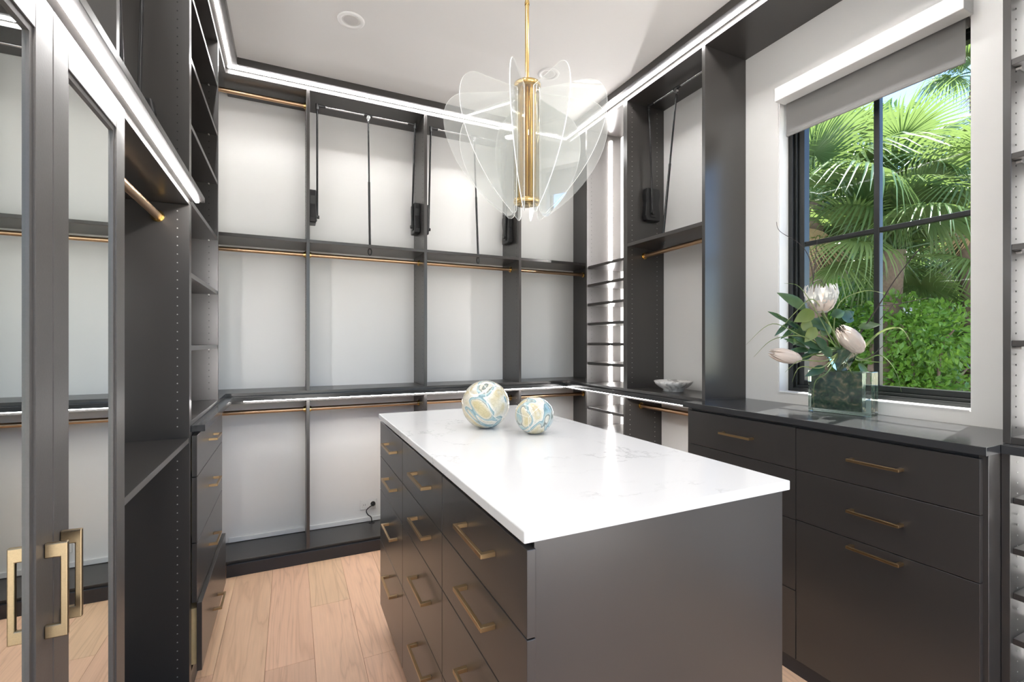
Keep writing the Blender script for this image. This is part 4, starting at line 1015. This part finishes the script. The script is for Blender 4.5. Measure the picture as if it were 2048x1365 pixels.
def palm(label, crown, fronds, trunk_r=0.09, dry=1, sc=1.0, base=None, seed=0):
    r = random.Random(seed+100); crown = Vector(crown)
    t = thing('fan_palm', label, 'palm tree', (crown.x, crown.y, -0.35), 'fan palms outside the window')
    bs = Vector(base) if base else Vector((crown.x+0.1, crown.y+0.1, -0.35)); bs.z = -0.36
    pts = smooth_pts([bs, bs.lerp(crown, 0.5)+Vector((0.05, 0.03, 0)), crown], 8)
    MB().tube(pts, [trunk_r*(1.15-0.3*i/(len(pts)-1))*(1+0.07*(i % 2)) for i in range(len(pts))], 10).build('trunk', 'bark', t)
    k = 0
    for (az, el, roll, s, mi) in fronds:
        o = bpy.data.objects.new('frond', FM[mi]); COL.objects.link(o); o.parent = t
        o.location = crown - WL[t.name] + Vector((0, 0, r.uniform(-0.06, 0.06)))
        o.rotation_euler = (Matrix.Rotation(az, 4, 'Z') @ Matrix.Rotation(-el, 4, 'Y') @ Matrix.Rotation(roll, 4, 'X')).to_euler()
        o.scale = (s*sc,)*3
    for i in range(dry):
        o = bpy.data.objects.new('dry_frond', FD); COL.objects.link(o); o.parent = t
        o.location = crown - WL[t.name] - Vector((0, 0, 0.12))
        az = r.uniform(0, 6.28)
        o.rotation_euler = (Matrix.Rotation(az, 4, 'Z') @ Matrix.Rotation(r.uniform(1.05, 1.4), 4, 'Y')).to_euler(); o.scale = (sc,)*3
        o['label'] = 'dry brown hanging frond'
    return t
def crownset(n, seed, el0=-0.5, el1=1.25):
    r = random.Random(seed); out = []
    for i in range(n):
        s = i/(n-1); out.append((i*2.399+r.uniform(-0.25, 0.25), el0+(el1-el0)*s+r.uniform(-0.12, 0.12), r.uniform(-0.5, 0.5), r.uniform(0.85, 1.1), r.randrange(4)))
    return out
palm('fan palm with the biggest crown, in the middle of the window', at(1790, 355, 4.3), crownset(15, 3, -0.7, 0.9), sc=0.88, seed=1, base=at(1775, 900, 4.6))
palm('lower fan palm in front, its crown just under the cross muntin', at(1788, 500, 3.7), crownset(16, 5, -0.6, 1.1), sc=0.78, seed=2, dry=0, base=at(1725, 900, 3.9))
palm('fan palm at the left side of the window behind the jamb', at(1625, 405, 4.0), crownset(17, 8, -0.6, 1.2), sc=0.95, seed=3, dry=2, base=at(1640, 900, 4.2))
palm('fan palm at the right window edge with a bright backlit frond', at(1935, 385, 3.6), crownset(13, 11, -0.7, 0.8), sc=0.8, seed=4, base=at(1990, 900, 3.9))
palm('distant tall fan palm against the blue sky at the upper right', at(1955, 150, 6.4), crownset(11, 14, -0.2, 1.3), sc=0.8, seed=5, base=at(1960, 900, 6.5))
palm('fan palm drooping low over the shrubs at the right', at(1880, 545, 4.4), crownset(12, 17, -0.7, 0.5), sc=0.7, seed=6, dry=0, base=at(1925, 900, 4.5))
palm('fan palm far back at the left, between the nearer crowns', at(1670, 330, 6.0), crownset(14, 19, -0.7, 1.0), sc=0.9, seed=7, base=at(1690, 900, 6.1))
palm('fan palm far back at low height behind the fence', at(1690, 540, 6.6), crownset(15, 23, -0.7, 1.0), sc=0.95, seed=8, base=at(1700, 900, 6.6))

# shrubs
def shrub(name, label, cen, rx, ry, rz, n, lw, mat, seed, cat='shrub', group='garden shrubs'):
    r = random.Random(seed); cen = Vector(cen)
    t = thing(name, label, cat, (cen.x, cen.y, -0.35), group)
    q = MB()
    lobes = [(Vector((r.uniform(-1, 1)*rx*0.6, r.uniform(-1, 1)*ry*0.6, r.uniform(-0.9, 0.9)*rz*0.75)), r.uniform(0.35, 0.6)) for _ in range(16)]
    for i in range(n):
        lc_, lr = lobes[r.randrange(16)]
        d = Vector((r.gauss(0, 1), r.gauss(0, 1), r.gauss(0, 1))).normalized()
        p = cen + lc_ + Vector((d.x*rx, d.y*ry, d.z*rz))*lr*r.uniform(0.75, 1.0)
        ax = (d + Vector((r.gauss(0, .5), r.gauss(0, .5), r.gauss(0, .5)-0.3))).normalized()
        s = ax.cross(Vector((r.gauss(0, 1), r.gauss(0, 1), r.gauss(0, 1)))).normalized()
        L = lw*r.uniform(0.7, 1.3); wd = L*0.28; u2 = ax.cross(s)*L*0.08
        q.add([p, p+ax*L*0.5-s*wd+u2, p+ax*L, p+ax*L*0.5+s*wd+u2], [(0, 1, 2, 3)])
    stuff(q.build('foliage', mat, t))
    q = MB()
    for i in range(7):
        lc_, lr = lobes[i]; q.tube(smooth_pts([(cen.x+r.uniform(-.08, .08), cen.y+r.uniform(-.08, .08), -0.36), cen+lc_*0.5-Vector((0, 0, rz*0.4)), cen+lc_]), 0.018, 5, r2=0.006)
    q.build('branches', 'bark', t)
shrub('shrub', 'bright green leafy shrub filling the lower right of the window', at(1850, 720, 3.7), 0.55, 0.5, 0.50, 6500, 0.047, 'shrub', 1)
shrub('shrub', 'sunny green shrub just right of the mullion, behind the vase', at(1775, 745, 4.0), 0.42, 0.42, 0.55, 5000, 0.046, 'shrub', 2)
shrub('shrub', 'light green shrub low at the right window edge', at(1935, 690, 4.3), 0.45, 0.45, 0.45, 4200, 0.048, 'shrub', 3)
shrub('shrub', 'yellow green shrub glimpsed behind the protea', at(1640, 690, 4.6), 0.5, 0.5, 0.45, 2600, 0.07, 'shrub', 4)
shrub('shrub', 'small yellow green shrub in front of the fence', at(1700, 600, 5.0), 0.22, 0.25, 0.3, 900, 0.07, 'shrub', 5)
shrub('tree', 'dense dark leafy tree far behind the palms on the left', at(1640, 470, 9.5), 2.0, 1.8, 2.2, 6000, 0.22, 'fardark', 6, 'tree', 'trees behind the palms')
shrub('tree', 'dense leafy tree far behind the palms in the middle', at(1790, 520, 10.5), 1.8, 1.8, 1.7, 5000, 0.22, 'fardark', 7, 'tree', 'trees behind the palms')
